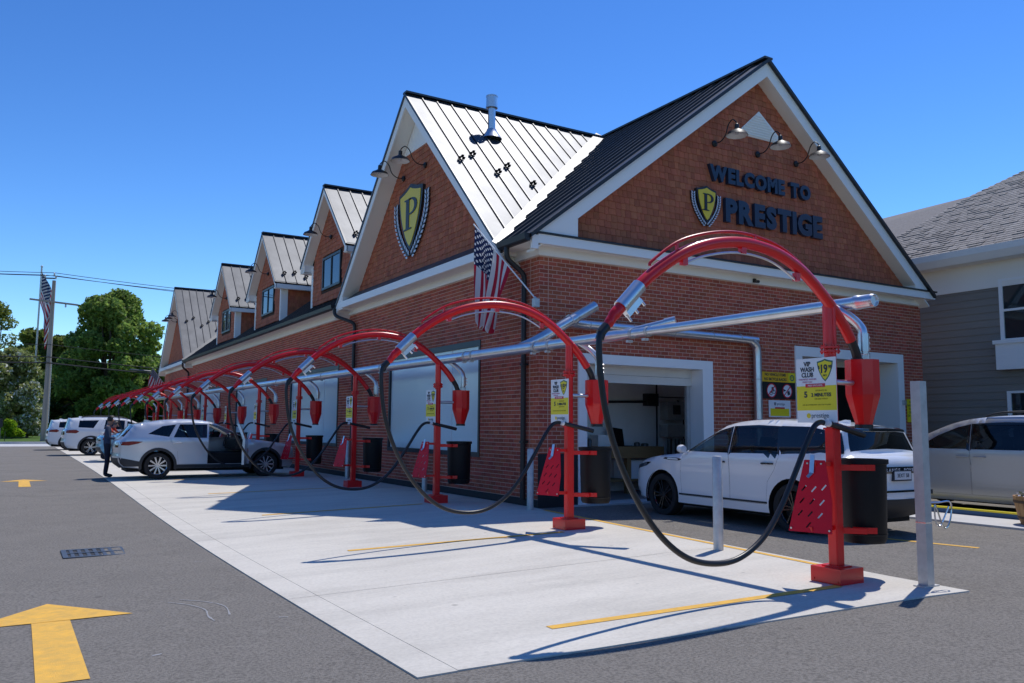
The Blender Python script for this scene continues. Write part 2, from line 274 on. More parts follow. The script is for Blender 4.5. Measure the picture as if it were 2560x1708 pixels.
    def data(s, name, mats, off=(0,0,0), recalc=True, sharp=40, rnd=False):
        me = bpy.data.meshes.new(name); ox, oy, oz = off
        me.from_pydata([(x-ox, y-oy, z-oz) for x, y, z in s.v], [], s.f)
        for m_ in (mats if isinstance(mats, (list, tuple)) else [mats]): me.materials.append(m_)
        me.polygons.foreach_set('material_index', s.m); me.polygons.foreach_set('use_smooth', s.sm)
        if rnd:
            at = me.attributes.new('rnd', 'FLOAT', 'FACE'); at.data.foreach_set('value', s.r)
        if recalc:
            b = bmesh.new(); b.from_mesh(me); bmesh.ops.recalc_face_normals(b, faces=b.faces); b.to_mesh(me); b.free()
        if any(s.sm): me.set_sharp_from_angle(angle=R(sharp))
        me.update(); return me
ORG = {}
def link(name, data, parent=None, loc=(0,0,0)):
    o = bpy.data.objects.new(name, data); COL.objects.link(o); o.location = loc
    if parent is not None: o.parent = parent
    return o
def tag(o, label=None, cat=None, group=None, kind=None):
    if label: o['label'] = label
    if cat: o['category'] = cat
    if group: o['group'] = group
    if kind: o['kind'] = kind
    return o
def thing(name, label, cat, loc=(0,0,0), rz=0.0, group=None):
    o = bpy.data.objects.new(name, None); COL.objects.link(o); o.location = loc; o.rotation_euler = (0,0,rz); o.empty_display_size = 0.2
    ORG[o] = tuple(loc); return tag(o, label, cat, group)
def part(name, mb, mats, parent, world=True, **kw):
    """mesh part of a thing; world=True: mb holds world coordinates (the thing is unrotated)"""
    off = ORG[parent] if world else (0,0,0)
    o = link(name, mb.data(name, mats, off, **kw), parent); ORG[o] = off if world else (0,0,0)
    return o
def solo(name, mb, mats, label, cat, loc, group=None, **kw):
    o = link(name, mb.data(name, mats, loc, **kw), None, loc); ORG[o] = tuple(loc); return tag(o, label, cat, group)
def struct(name, mb, mats, kind='structure', **kw):
    o = link(name, mb.data(name, mats, **kw)); o['kind'] = kind; ORG[o] = (0,0,0); return o
def kids(o): return [c for c in bpy.data.objects if c.parent == o]
def dup(root, loc, label, rz=None):
    r_ = root.copy(); COL.objects.link(r_); r_.location = loc; r_['label'] = label
    if rz is not None: r_.rotation_euler = (0,0,rz)
    ORG[r_] = tuple(loc)
    for ch in kids(root):
        c = ch.copy(); COL.objects.link(c); c.parent = r_
        for g in kids(ch):
            d = g.copy(); COL.objects.link(d); d.parent = c
    return r_
_tx = {}
def text_mesh(s, size=1.0, bold=0.0, align='CENTER', squeeze=1.0):
    k = (s, size, bold, align, squeeze)
    if k in _tx: return _tx[k]
    c = bpy.data.curves.new('lettering', 'FONT'); c.body = s; c.size = size; c.align_x = align; c.align_y = 'CENTER'; c.offset = bold; c.resolution_u = 3; c.extrude = 0.0015
    o = bpy.data.objects.new('lettering', c); COL.objects.link(o); bpy.context.view_layer.update()
    me = bpy.data.meshes.new_from_object(o.evaluated_get(bpy.context.evaluated_depsgraph_get())); bpy.data.objects.remove(o)
    for v in me.vertices: v.co.x *= squeeze
    _tx[k] = me; return me
def catmull(P, n=6):
    P = [Vector(p) for p in P]; out = []
    for i in range(len(P)-1):
        a, b, c, d = P[max(i-1,0)], P[i], P[i+1], P[min(i+2,len(P)-1)]
        for j in range(n):
            t = j/n; out.append(0.5*((2*b)+(c-a)*t+(2*a-5*b+4*c-d)*t*t+(3*b-a-3*c+d)*t**3))
    out.append(P[-1]); return out
def gz(x, y):
    """fall of the lot towards the drain"""
    return -(7.2-min(max(x, 0.8), 7.2))*0.033*math.exp(-((y-13)/11)**2)
# ================================================================ GROUND
def sheet(name, quadfn, nu, nv, m, z=0.0, kind='structure', thick=0.0):
    """grid sheet; quadfn(u,v)->(x,y); follows gz + z"""
    mb = MB(); vs = []
    for j in range(nv+1):
        for i in range(nu+1):
            x, y = quadfn(i/nu, j/nv); vs.append((x, y, gz(x, y)+z))
    w = nu+1; fs = [(j*w+i, j*w+i+1, (j+1)*w+i+1, (j+1)*w+i) for j in range(nv) for i in range(nu)]
    mb.add(vs, fs, 0, True)
    if thick:
        rim = [i for i in range(w)]+[j*w+nu for j in range(1, nv+1)]+[nv*w+i for i in range(nu-1, -1, -1)]+[j*w for j in range(nv-1, 0, -1)]
        b = [(vs[i][0], vs[i][1], vs[i][2]-thick) for i in rim]; n = len(rim)
        mb.add([vs[i] for i in rim]+b, [(i, (i+1)%n, (i+1)%n+n, i+n) for i in range(n)])
    return struct(name, mb, m, kind, recalc=False, sharp=30)
def quad(a, b, c, d):
    return lambda u, v: ((a[0]*(1-u)+b[0]*u)*(1-v)+(d[0]*(1-u)+c[0]*u)*v, (a[1]*(1-u)+b[1]*u)*(1-v)+(d[1]*(1-u)+c[1]*u)*v)
g = MB(); g.add([(-1500,-1500,-0.75),(1500,-1500,-0.75),(1500,1500,-0.75),(-1500,1500,-0.75)], [(0,1,2,3)]); struct('ground', g, M['grass'])
sheet('asphalt_lot', lambda u, v: (-40+110*u, -14+77*v), 220, 150, M['asphalt'], -0.012)
AS = -0.012
sheet('concrete_slab', lambda u, v: ((2.6*(1-u)+(7.84 if v == 0 else 7.84+min(1, (5+v*55-5)/8.2)*0.62+(0.06 if v*55 > 8.2 else 0))*u), (5.01-0.35*u) if v == 0 else 5.01+v*55), 24, 110, M['concrete'], 0.0, thick=0.06)
sheet('slab_border', lambda u, v: (2.31+0.284*u, (5.0+0.01*(1-u)) if v == 0 else 5.01+v*55), 2, 110, M['concrete'], 0.0, thick=0.06)
# right-hand walk and conveyor kerb
k = MB(); k.box(13.4, 14.6, -8, 13.0, -0.2, 0.02); struct('walkway', k, M['concrete_pale'])
# apron and street edge far away
k = MB(); k.box(-60, 2.2, 60.0, 71.0, -0.3, -0.022); struct('far_apron', k, M['concrete_pale'])
k = MB(); k.box(-90, 60, 71.0, 71.35, -0.3, 0.13); struct('kerb', k, M['concrete_pale'])
k = MB(); k.add([(-400,71.35,0.12),(400,71.35,0.12),(400,84,0.35),(-400,84,0.35),(400,140,0.9),(-400,140,0.9)], [(0,1,2,3),(3,2,4,5)]); struct('lawn', k, M['grass'])
def marking(name, poly, z, m, sub=1):
    mb = MB(); vs = [(x, y, gz(x, y)+z) for x, y in poly]; t = geometry.tessellate_polygon([[Vector((x, y, 0)) for x, y in poly]])
    mb.add(vs, [tuple(i) for i in t]); return struct(name, mb, m)
def strip(name, a, b, w, z, m, n=8):
    a = Vector((*a, 0)); b = Vector((*b, 0)); d = (b-a).normalized(); q = Vector((-d.y, d.x, 0))*w/2; mb = MB()
    for i in range(n+1):
        p = a.lerp(b, i/n)
        for s in (-1, 1): c = p+q*s; mb.v.append((c.x, c.y, gz(c.x, c.y)+z))
    for i in range(n): mb.f.append((2*i, 2*i+2, 2*i+3, 2*i+1)); mb.m.append(0); mb.sm.append(False); mb.r.append(.5)
    return struct(name, mb, m, recalc=False)
for i, (a, b) in enumerate([((3.72,5.62),(6.95,5.42)), ((3.8,10.45),(6.95,10.12)), ((3.9,15.2),(6.95,15.0)), ((3.9,20.0),(6.95,19.8)), ((3.9,24.8),(6.95,24.6)), ((3.9,29.4),(6.95,29.3)), ((3.9,34.2),(6.95,34.05))]):
    strip('stall_line', a, b, 0.105, 0.004, M['yellow_paint'])
strip('edge_line', (8.40,12.85), (7.80,6.30), 0.09, 0.004, M['yellow_paint'])
strip('edge_line', (10.55,7.60), (10.86,6.30), 0.10, AS+0.004, M['yellow_paint'])
for y in (7.95, 12.70, 17.45, 22.2, 26.95, 31.7):
    strip('control_joint', (2.32, y), (8.3 if y > 13 else 7.75, y-.1), 0.007, 0.002, M['mortar_dark'])
def arrow(tip, by, hw, sw, ty, name='arrow_marking'):
    x, y = tip; sx = x-0.0
    marking(name, [(x,y),(x-hw,by),(sx-sw,by),(sx-sw-0.01,ty),(sx+sw+0.01,ty),(sx+sw,by),(x+hw,by)], AS+0.005, M['yellow_paint'])
arrow((0.37,9.12), 8.24, 0.64, 0.145, 6.2); arrow((0.32,26.8), 26.1, 0.56, 0.125, 24.2)
for pts, w in (([(1.35,8.55),(1.50,8.30),(1.58,8.0),(1.55,7.72),(1.56,7.5)], .022), ([(1.46,8.62),(1.66,8.35),(1.76,8.05),(1.72,7.66)], .018), ([(3.0,7.9),(3.05,7.82),(3.0,7.75)], .02), ([(.95,6.6),(1.02,6.62)], .03), ([(2.0,10.9),(2.08,10.84)], .03), ([(2.05,7.3),(2.12,7.26)], .03)):
    if pts[0][0] > 2.3: continue
    q = MB(); P_ = catmull([(x, y, gz(x,y)+AS+.0035) for x, y in pts], 4)
    for i in range(len(P_)-1):
        d = (P_[i+1]-P_[i]).normalized(); n_ = Vector((-d.y,d.x,0))*w*random.uniform(.25,.6); b = len(q.v); q.v += [tuple(P_[i]-n_),tuple(P_[i+1]-n_),tuple(P_[i+1]+n_),tuple(P_[i]+n_)]; q.f.append((b,b+1,b+2,b+3)); q.m.append(0); q.sm.append(False); q.r.append(.5)
    struct('chalk_scuff', q, M['scuff'])
# storm drain
t = thing('storm_drain', 'rusty grey iron drain grate set in the dark asphalt by the slab', 'drain grate', (1.02,12.55,gz(1.02,12.55)+AS))
z0 = gz(1.02,12.55)+AS; mb = MB()
for x0,x1,y0,y1 in ((0.64,1.42,12.17,12.23),(0.64,1.42,12.87,12.93),(0.64,0.70,12.23,12.87),(1.36,1.42,12.23,12.87)): mb.box(x0,x1,y0,y1,z0-0.03,z0+0.012)
part('frame', mb, M['steel_grey'], t); mb = MB(); mb.box(0.7,1.36,12.23,12.87,z0-0.02,z0+0.003); part('pit', mb, M['inner_dark'], t)
for i in range(6):
    mb = MB(); x = 0.70+0.094*i+0.05; mb.box(x-0.014,x+0.03,12.23,12.87,z0+0.0035,z0+0.010); part('grate_bar', mb, M['steel_grey'], t)
mb = MB(); mb.box(0.70,1.36,12.52,12.58,z0+0.011,z0+0.014); part('grate_bar', mb, M['steel_grey'], t)

# ================================================================ CAR WASH BUILDING
BX, BY, BR_, BF = 8.55, 13.3, 20.70, 60.0      # wall faces: long facade x=BX, gable facade y=BY
B = thing('brick_building', 'long red brick car wash with white trim, gables and dark metal roof', 'building', (BX, BY, 0))
RX, RZ = 14.63, 10.13                           # main ridge
EL, ER = 8.10, 20.78                            # eaves
def mainz(x): return RZ-(RX-x)*(RZ-5.13)/(RX-EL) if x < RX else RZ-(x-RX)*(RZ-5.08)/(ER-RX)
WT = 4.82                                       # top of brick
D1 = (9.66, 12.75, 0.0, 2.78); D1o = (9.45, 13.05, 0.0, 2.97); D2 = (15.95, 19.60, 0.0, 3.24); D2o = (15.71, 19.84, 0.0, 3.47)
WIN = [(15.62, 20.70), (24.75, 30.0), (33.3, 38.6), (42.0, 47.2)]; WZ0, WZ1 = 0.86, 3.38
# walls as mortar-faced slabs with openings
def wall_slab(mb, ax, face, depth, a0, a1, z0, z1, holes):
    us = sorted({a0, a1, *[h[0] for h in holes], *[h[1] for h in holes]}); zs = sorted({z0, z1, *[h[2] for h in holes], *[h[3] for h in holes]})
    for i in range(len(us)-1):
        for j in range(len(zs)-1):
            uc, zc = (us[i]+us[i+1])/2, (zs[j]+zs[j+1])/2
            if any(h[0] < uc < h[1] and h[2] < zc < h[3] for h in holes): continue
            if ax == 'Y': mb.box(us[i], us[i+1], face, face+depth, zs[j], zs[j+1])
            else: mb.box(face, face+depth, us[i], us[i+1], zs[j], zs[j+1])
gab_holes = [D1o, D2o]; fac_holes = [(a, b, WZ0, WZ1) for a, b in WIN]
mb = MB(); wall_slab(mb, 'Y', BY, 0.25, BX, BR_, -0.1, WT, [(h[0]+.05,h[1]-.05,-.1,h[3]-.05) for h in gab_holes])
wall_g = part('gable_end_wall', mb, M['mortar'], B)
mb = MB(); wall_slab(mb, 'X', BX, 0.25, BY+0.25, BF, -0.1, WT, fac_holes); wall_f = part('long_wall', mb, M['mortar'], B)
mb = MB(); mb.box(BR_-0.25, BR_, BY+0.25, BF, -0.1, WT); mb.box(BX+0.25, BR_-0.25, BF-0.25, BF, -0.1, WT); part('rear_wall', mb, M['mortar'], B)
# brick courses: every brick its own piece
CH, BL, JT = 0.0803, 0.2033, 0.0135
def courses(a0, a1, z0, z1, holes, phase=0.0):
    out = []; n = int(math.ceil((z1-z0)/CH))
    for c in range(n):
        zb = z0+c*CH+JT; zt = min(z0+(c+1)*CH, z1)
        if zt-zb < 0.015: continue
        u = a0-((c % 2)*0.5+phase)*BL
        while u < a1:
            s, e = max(u+JT, a0), min(u+BL, a1); segs = [(s, e)]
            for h in holes:
                if h[2] < (zb+zt)/2 < h[3]:
                    ns = []
                    for s_, e_ in segs:
                        if e_ <= h[0] or s_ >= h[1]: ns.append((s_, e_)); continue
                        if s_ < h[0]: ns.append((s_, h[0]))
                        if e_ > h[1]: ns.append((h[1], e_))
                    segs = ns
            out += [(s_, e_, zb, zt) for s_, e_ in segs if e_-s_ > 0.025]
            u += BL
    return out
bg_ = courses(BX-0.009, BR_, 0.14, WT, gab_holes); bf_ = courses(BY-0.009, BF, 0.14, WT, fac_holes)
PR = 0.004
Cm = Vector((0,0,1.5))
def score(kind, b):
    full = abs((b[1]-b[0])-(BL-JT)) < 1e-3 and abs((b[3]-b[2])-(CH-JT)) < 1e-3
    if not full: return -1
    c = Vector(((b[0]+b[1])/2, BY, (b[2]+b[3])/2)) if kind == 'g' else Vector((BX, (b[0]+b[1])/2, (b[2]+b[3])/2))
    d = c-Cm; f = abs(d.y if kind == 'g' else d.x)/d.length
    return f/d.length**2
allb = sorted([(score('g', b), 'g', b) for b in bg_]+[(score('f', b), 'f', b) for b in bf_], key=lambda q: -q[0])
pick = {id(b) for _, _, b in allb[:300]}
def five(mb, kind, b):
    s, e, zb, zt = b; r = random.random(); p = PR+random.uniform(-0.0012, 0.0012)
    if kind == 'g':
        vs = [(s,BY,zb),(e,BY,zb),(e,BY,zt),(s,BY,zt),(s,BY-p,zb),(e,BY-p,zb),(e,BY-p,zt),(s,BY-p,zt)]
    else:
        vs = [(BX,s,zb),(BX,e,zb),(BX,e,zt),(BX,s,zt),(BX-p,s,zb),(BX-p,e,zb),(BX-p,e,zt),(BX-p,s,zt)]
    mb.add(vs, [(4,5,6,7),(0,1,5,4),(1,2,6,5),(2,3,7,6),(3,0,4,7)], 0, False, r)
mg, mf = MB(), MB()
one = MB(); h2, l2 = (CH-JT)/2, (BL-JT)/2
one.add([(-l2,0,-h2),(l2,0,-h2),(l2,0,h2),(-l2,0,h2),(-l2,-PR,-h2),(l2,-PR,-h2),(l2,-PR,h2),(-l2,-PR,h2)], [(4,5,6,7),(0,1,5,4),(1,2,6,5),(2,3,7,6),(3,0,4,7)])
brick_g = one.data('brick', M['brick'], recalc=False)
one = MB(); one.add([(0,-l2,-h2),(0,l2,-h2),(0,l2,h2),(0,-l2,h2),(-PR,-l2,-h2),(-PR,l2,-h2),(-PR,l2,h2),(-PR,-l2,h2)], [(4,7,6,5),(0,4,5,1),(1,5,6,2),(2,6,7,3),(3,7,4,0)])
brick_f = one.data('brick', M['brick'], recalc=False)
for b in bg_:
    if id(b) in pick: link('brick', brick_g, wall_g, ((b[0]+b[1])/2-BX, random.uniform(-.0015,.0015), (b[2]+b[3])/2))
    else: five(mg, 'g', b)
for b in bf_:
    if id(b) in pick: link('brick', brick_f, wall_f, (random.uniform(-.0015,.0015), (b[0]+b[1])/2-BY, (b[2]+b[3])/2))
    else: five(mf, 'f', b)
for mb, w in ((mg, wall_g), (mf, wall_f)):
    o = link('bricks', mb.data('bricks', M['brick_mass'], (BX, BY, 0), recalc=False, rnd=True), w); o['kind'] = 'stuff'
mb = MB(); wall_slab(mb, 'Y', BY-0.016, 0.016, BX-0.016, BR_, -0.1, 0.14, [(h[0],h[1],-1,1) for h in gab_holes]); wall_slab(mb, 'X', BX-0.016, 0.016, BY, BF, -0.1, 0.14, []); part('base_course', mb, M['base_course'], B)
mb = MB(); mb.box(8.745,8.757,BY-PR-0.003,BY-PR+0.002,0.14,WT); mb.box(BX-PR-0.003,BX-PR+0.002,13.62,13.632,0.14,WT); part('control_joint', mb, M['mortar'], B)
# frieze, fascia, gutter
mb = MB(); mb.box(BX-0.06, BR_+0.02, BY-0.06, BY+0.0, WT, 5.0); mb.box(BX-0.06, BX, BY, BF, WT, 5.02); part('frieze', mb, M['bounce_beige_trim'], B)
FY = 12.95
mb = MB(); mb.box(8.30, 20.86, FY, FY+0.06, 4.975, 5.155); mb.box(8.30, 20.80, FY+0.06, BY, 5.00, 5.03); mb.box(20.80, 20.86, FY+0.06, BY+0.3, 4.975, 5.155)
mb.box(8.16, 8.30, FY+0.004, FY+0.064, 4.86, 5.13)
part('fascia', mb, M['white_trim'], B)
mb = MB(); mb.box(8.24, 20.92, FY-0.03, BY, 5.158, 5.195); part('drip_cap', mb, M['black_metal'], B)
mb = MB(); mb.box(8.10, BX-0.06, BY-0.3, BF, 5.0, 5.03); part('soffit', mb, M['bounce_beige_trim'], B)
mb = MB(); mb.prism([(7.97,5.13),(7.99,5.02),(8.04,4.985),(8.10,4.985),(8.10,5.13)], 'XZ', FY-0.02, 13.98); mb.prism([(7.97,5.13),(7.99,5.02),(8.04,4.985),(8.10,4.985),(8.10,5.13)], 'XZ', 24.02, 50.0); part('gutter', mb, M['black_metal'], B)
# ---- main roof
TH = 0.07
def chev(L, Rr, top, th): # vertical thickness chevron around main ridge
    return [(L, mainz(L)-top), (RX, RZ-top), (Rr, mainz(Rr)-top), (Rr, mainz(Rr)-top-th), (RX, RZ-top-th), (L, mainz(L)-top-th)]
mb = MB(); mb.prism(chev(EL, ER, 0, TH), 'XZ', FY-0.05, BF+0.3)
roof = part('roof', mb, M['roof_metal'], B)
CG = [(19.0, 10.0, 5.0, 8.10), (54.7, 10.0, 4.95, 8.10)]     # cross gables: centre y, ridge z, half width, front x
DG = [(25.75, 9.28, 2.32, 8.20), (33.6, 9.28, 2.32, 8.20), (41.3, 9.28, 2.32, 8.20)]
def invmain(z): return RX-(RZ-z)*(RX-EL)/(RZ-5.13)
def covered(y):
    """x from which the main roof shows at this y (beyond cross gables)"""
    x = EL
    for cy, cz, hw, fx in CG:
        if abs(y-cy) < hw: x = max(x, invmain(cz-abs(y-cy)))
    return x
sl = (Vector((RX,0,RZ))-Vector((EL,0,5.13))).normalized(); nl = Vector((-sl.z,0,sl.x))
y = FY+0.33
while y < BF:
    x0 = covered(y); x0 += (.10 if x0 > EL+.01 else 0); a = Vector((x0, y, mainz(x0)))+nl*0.02; b = Vector((RX, y, RZ))+nl*0.02
    if (b-a).length > 0.3:
        s = MB(); s.bar(a, b, 0.028, 0.05, nl); part('roof_seam', s, M['roof_seam'], roof)
    y += 0.42
s = MB(); s.bar((RX,FY-0.06,RZ+0.015),(RX,BF,RZ+0.015),0.26,0.05); part('ridge_cap', s, M['roof_seam'], roof)
# front rake: white boards, soffit, black edge
mb = MB(); mb.prism(chev(EL+0.32, ER-0.36, TH+0.005, 0.34), 'XZ', FY+0.004, FY+0.05); mb.prism([(EL+.06,mainz(EL+.06)-.075),(EL+.32,mainz(EL+.32)-.075),(EL+.32,5.2),(EL+.06,5.15)], 'XZ', FY+.004, FY+.05); mb.prism([(ER-.36,mainz(ER-.36)-.075),(ER-.04,mainz(ER-.04)-.075),(ER-.04,5.2),(ER-.36,5.2)], 'XZ', FY+.004, FY+.05); part('rake_board', mb, M['white_trim'], B)
mb = MB(); mb.prism(chev(EL+0.15, ER-0.12, TH+0.30, 0.04), 'XZ', FY+0.05, BY-0.002); part('rake_soffit', mb, M['bounce_beige_trim'], B)
mb = MB(); mb.prism(chev(EL, ER, -0.012, 0.09), 'XZ', FY-0.075, FY-0.02); part('rake_edge', mb, M['black_metal'], B)
for pts in ([(8.32,5.2),(9.22,5.2),(9.22,mainz(9.22)-0.30),(8.32,mainz(8.32)-0.02)], [(20.02,5.2),(20.74,5.2),(20.74,mainz(20.74)+0.0),(20.02,mainz(20.02)-0.30)]):
    mb = MB(); mb.prism(pts, 'XZ', FY+0.012, BY-0.003); part('cornice_return', mb, M['white_trim'], B)
# ---- shingled gables
mb = MB(); mb.prism([(BX,5.0),(BR_,5.0),(BR_-0.1,mainz(BR_)-0.1),(RX,RZ-0.2),(BX+0.1,mainz(BX)-0.1)], 'XZ', BY+0.02, BY+0.2); gw = part('gable_wall', mb, M['shingle_back'], B)
def shingles(a0, a1, z0, top, n_ind, mk, parent, score_fn, exp=0.142, wmin=0.10, wmax=0.19):
    """staggered shakes; top(u): roofline; mk(u0,u1,zb,zt)->8 verts of a wedge"""
    cells = []; z = z0
    while True:
        any_ = False; u = a0-random.random()*0.15
        while u < a1:
            w = random.uniform(wmin, wmax); c = (u+0.006, u+w, z+random.uniform(-0.012, 0.012), z+exp+0.02)
            if c[0] >= a0-0.02 and c[1] <= a1+0.02 and c[3] < min(top(c[0]), top(c[1])): cells.append(c); any_ = True
            u += w
        if not any_: break
        z += exp
    cells.sort(key=score_fn); base = None; mass = MB()
    F = [(4,5,6,7),(0,1,5,4),(1,2,6,5),(3,0,4,7)]
    for i, c in enumerate(cells):
        if i < n_ind:
            if base is None:
                q = MB(); q.add(mk(0,1,0,1), F); base = q.data('shingle', M['shingle'], recalc=False)
            yield ('obj', base, c)
        else: mass.add(mk(*c), F, 0, False, random.random())
    yield ('mass', mass, None)
def mk_g(y): return lambda u0,u1,zb,zt: [(u0,y+.03,zb),(u1,y+.03,zb),(u1,y+.012,zt),(u0,y+.012,zt),(u0,y-.012,zb),(u1,y-.012,zb),(u1,y+.004,zt),(u0,y+.004,zt)]
def mk_f(x): return lambda u0,u1,zb,zt: [(x+.03,u0,zb),(x+.03,u1,zb),(x+.012,u1,zt),(x+.012,u0,zt),(x-.012,u0,zb),(x-.012,u1,zb),(x+.004,u1,zt),(x+.004,u0,zt)]
def place_shingles(gen, ax, face, parent):
    for kind, d, c in gen:
        if kind == 'obj':
            o = link('shingle', d, parent)
            if ax == 'g': o.location = (c[0]-BX, face-BY, c[2]); o.scale = (c[1]-c[0], 1, c[3]-c[2])
            else: o.location = (face-BX, c[0]-BY, c[2]); o.scale = (1, c[1]-c[0], c[3]-c[2])
        elif d.v:
            o = link('shingles', d.data('shingles', M['shingle_mass'], (BX, BY, 0), recalc=False, rnd=True), parent); o['kind'] = 'stuff'
def mk_unit(ax):
    return (lambda u0,u1,zb,zt: mk_g(0)(u0,u1,zb,zt)) if ax == 'g' else (lambda u0,u1,zb,zt: mk_f(0)(u0,u1,zb,zt))
def gen_g(n): 
    f = mk_g(BY)
    return shingles(BX+0.3, BR_-0.2, 5.02, lambda u: mainz(u)-0.13, n, lambda a,b,c,d: (mk_g(0)(a,b,c,d) if (a,b,c,d) == (0,1,0,1) else f(a,b,c,d)), gw, lambda c: (c[0]-8.5)**2*0.3+(c[2]-6.2)**2)
place_shingles(gen_g(240), 'g', BY, gw)
# louvred gable vent
mb = MB(); mb.prism([(13.92,8.31),(15.58,8.31),(14.68,8.98)], 'XZ', BY-0.03, BY+0.01); lv = part('gable_vent', mb, M['white_trim'], B)
for i in range(9):
    z = 8.35+i*0.062; w = (8.93-z)/0.62
    s = MB(); s.bar((14.66-0.70*w, BY-0.04, z), (14.66+0.76*w, BY-0.04, z), 0.03, 0.02, (0,-0.5,1)); part('louvre', s, M['white_trim'], lv)
# ---- cross gables and dormers (fronts face the forecourt, plane x = const)
def gable_front(cy, cz, hw, fx, wallx, zb, big, n_ind=0):
    def rz(y): return cz-abs(y-cy)*(cz-(5.0 if big else 6.93))/hw
    tag_ = 'cross_gable' if big else 'dormer'
    slope = (cz-(5.0 if big else 6.93))/hw
    # two roof slopes as slabs ending in the valley with the main roof
    zlow = rz(cy+hw); bx = invmain(cz)
    mb = MB()
    for s in (-1, 1):
        lowx = max(invmain(zlow), fx+0.02)
        top = [(fx,cy,cz),(fx,cy+s*hw,zlow),(lowx,cy+s*hw,zlow),(bx,cy,cz)]
        bot = [(x,y,z-0.06) for x,y,z in top]
        mb.add(top+bot, [(0,1,2,3),(7,6,5,4),(0,4,5,1),(1,5,6,2),(2,6,7,3)])
    rf = part(tag_+'_roof', mb, M['roof_metal'], B)
    nrm = {s: Vector((0, s*slope, 1)).normalized() for s in (-1, 1)}
    xa = fx+0.015
    while xa < bx-0.2:
        xb_ = min(xa+0.40, bx-.02); s = -1; P4 = []
        for xx in (xa, xb_): zz = max(mainz(xx), zlow); P4.append((xx, (cz-zz)/slope))
        tl = [random.uniform(0.004, 0.014) for _ in range(6)]; V6 = []
        for i, (xx, yy) in enumerate(P4):
            for j, fr in enumerate((0.0, 0.5, 0.985)): V6.append(Vector((xx, cy+s*yy*fr, cz-yy*fr*slope))+nrm[s]*tl[i*3+j])
        if P4[1][1] > .1:
            q = MB(); q.add(V6+[v-nrm[s]*.012 for v in V6], [(0,3,4,1),(1,4,5,2),(6,7,10,9),(7,8,11,10),(0,1,7,6),(1,2,8,7),(3,9,10,4),(4,10,11,5),(2,5,11,8)], 0, True); part('roof_panel', q, M['roof_metal'], rf, sharp=30)
        xa += 0.42
    x = fx+0.42
    while x < bx-0.15:
        zz = max(mainz(x), zlow); yy = (cz-zz)/slope
        for s in ((-1, 1) if not big or cy < 30 else (-1,)):
            a = Vector((x,cy,cz))+nrm[s]*0.02; b = Vector((x,cy+s*yy,zz))+nrm[s]*0.02
            if (a-b).length > 0.15: q = MB(); q.bar(a, b, 0.024, 0.034, nrm[s]); part('roof_seam', q, M['roof_seam'], rf)
        x += 0.42
    q = MB(); q.bar((fx-0.02,cy,cz+0.012),(bx,cy,cz+0.012),0.22,0.05); part('ridge_cap', q, M['roof_seam'], rf)
    if big:
        q = MB(); a = Vector((max(fx+.05,invmain(zlow)), cy-hw, zlow)); b = Vector((bx, cy, cz)); up = (nrm[-1]+nl).normalized(); dv = (b-a).normalized(); sh_ = nrm[-1].cross(dv); sh_ = sh_ if sh_.z > 0 else -sh_; q.bar(a+nrm[-1]*0.05+sh_*.15, b+nrm[-1]*0.05+sh_*.15, 0.28, 0.012, nrm[-1]); part('valley_flashing', q, M['flashing'], rf)
    # snow guards
    for s in (-1,):
        guards = [(1,.47),(2,.42),(3,.52),(4,.46),(5,.56),(1,.93),(2,.90)] if big else [(1,.83),(2,.80),(3,.86)]
        for i, fr in guards:
            x = fx+0.42*i; zz = max(mainz(x), zlow); full = (cz-zlow)/slope; yy = full*fr
            if cz-yy*slope < mainz(x)+0.15: continue
            q = MB(); c = Vector((x, cy+s*yy, cz-yy*slope))+nrm[s]*0.06
            for dx, dz in ((-.05,0),(.05,0),(0,.05)): q.obox(c+Vector((dx,0,0))+nrm[s]*dz, (Vector((1,0,0)), Vector((0,1,0)), nrm[s]), (.03,.025,.03))
            part('snow_guard', q, M['black_metal'], rf)
    # rake boards + edge + soffit
    def band(t, th, dx0, dx1, m, nm, low):
        mb = MB()
        for s in (-1, 1):
            y1 = cy+s*(hw-low); mb.prism([(cy,cz-t),(y1,rz(y1)-t),(y1,rz(y1)-t-th),(cy,cz-t-th*1.25)], 'YZ', dx0, dx1)
        return part(nm, mb, m, B)
    band(-0.01, 0.075, fx-0.03, fx+0.02, M['roof_seam'], 'rake_edge', 0.0)
    band(0.066, 0.24 if big else 0.17, fx, fx+0.04, M['white_trim'], 'rake_board', 0.0)
    band(0.28 if big else 0.20, 0.035, fx+0.04, wallx, M['bounce_beige_trim'], 'rake_soffit', 0.02)
    # wall
    z0 = zb; poly = []
    ww = hw-0.4 if not big else hw-0.55
    mb = MB(); pk = cz-0.22; mb.prism([(cy-ww,z0),(cy+ww,z0),(cy+ww,max(rz(cy+ww)-0.22,z0+.05)),(cy,pk),(cy-ww,max(rz(cy-ww)-0.22,z0+.05))], 'YZ', wallx+0.02, wallx+0.15)
    w = part(tag_+'_wall', mb, M['shingle_back'], B)
    f = mk_f(wallx)
    hole = (cy-0.98, cy+0.86, 5.93, 7.06)
    def top(u): return rz(u)-(0.11 if big else 0.10)
    def gen():
        g_ = shingles(cy-ww, cy+ww, z0, top, 10**6, lambda a,b,c,d: mk_f(0)(a,b,c,d), w, lambda c: c[0])
        cells = [(k_, d, c) for k_, d, c in g_ if k_ == 'obj']
        if not big: cells = [q for q in cells if not (q[2][1] > hole[0] and q[2][0] < hole[1] and q[2][3] > hole[2] and q[2][2] < hole[3])]
        for q in cells[:n_ind]: yield q
        mass = MB()
        for q in cells[n_ind:]: mass.add(f(*q[2]), [(4,5,6,7),(0,1,5,4),(1,2,6,5),(3,0,4,7)], 0, False, random.random())
        yield ('mass', mass, None)
    place_shingles(gen(), 'f', wallx, w)
    return w, rz, ww
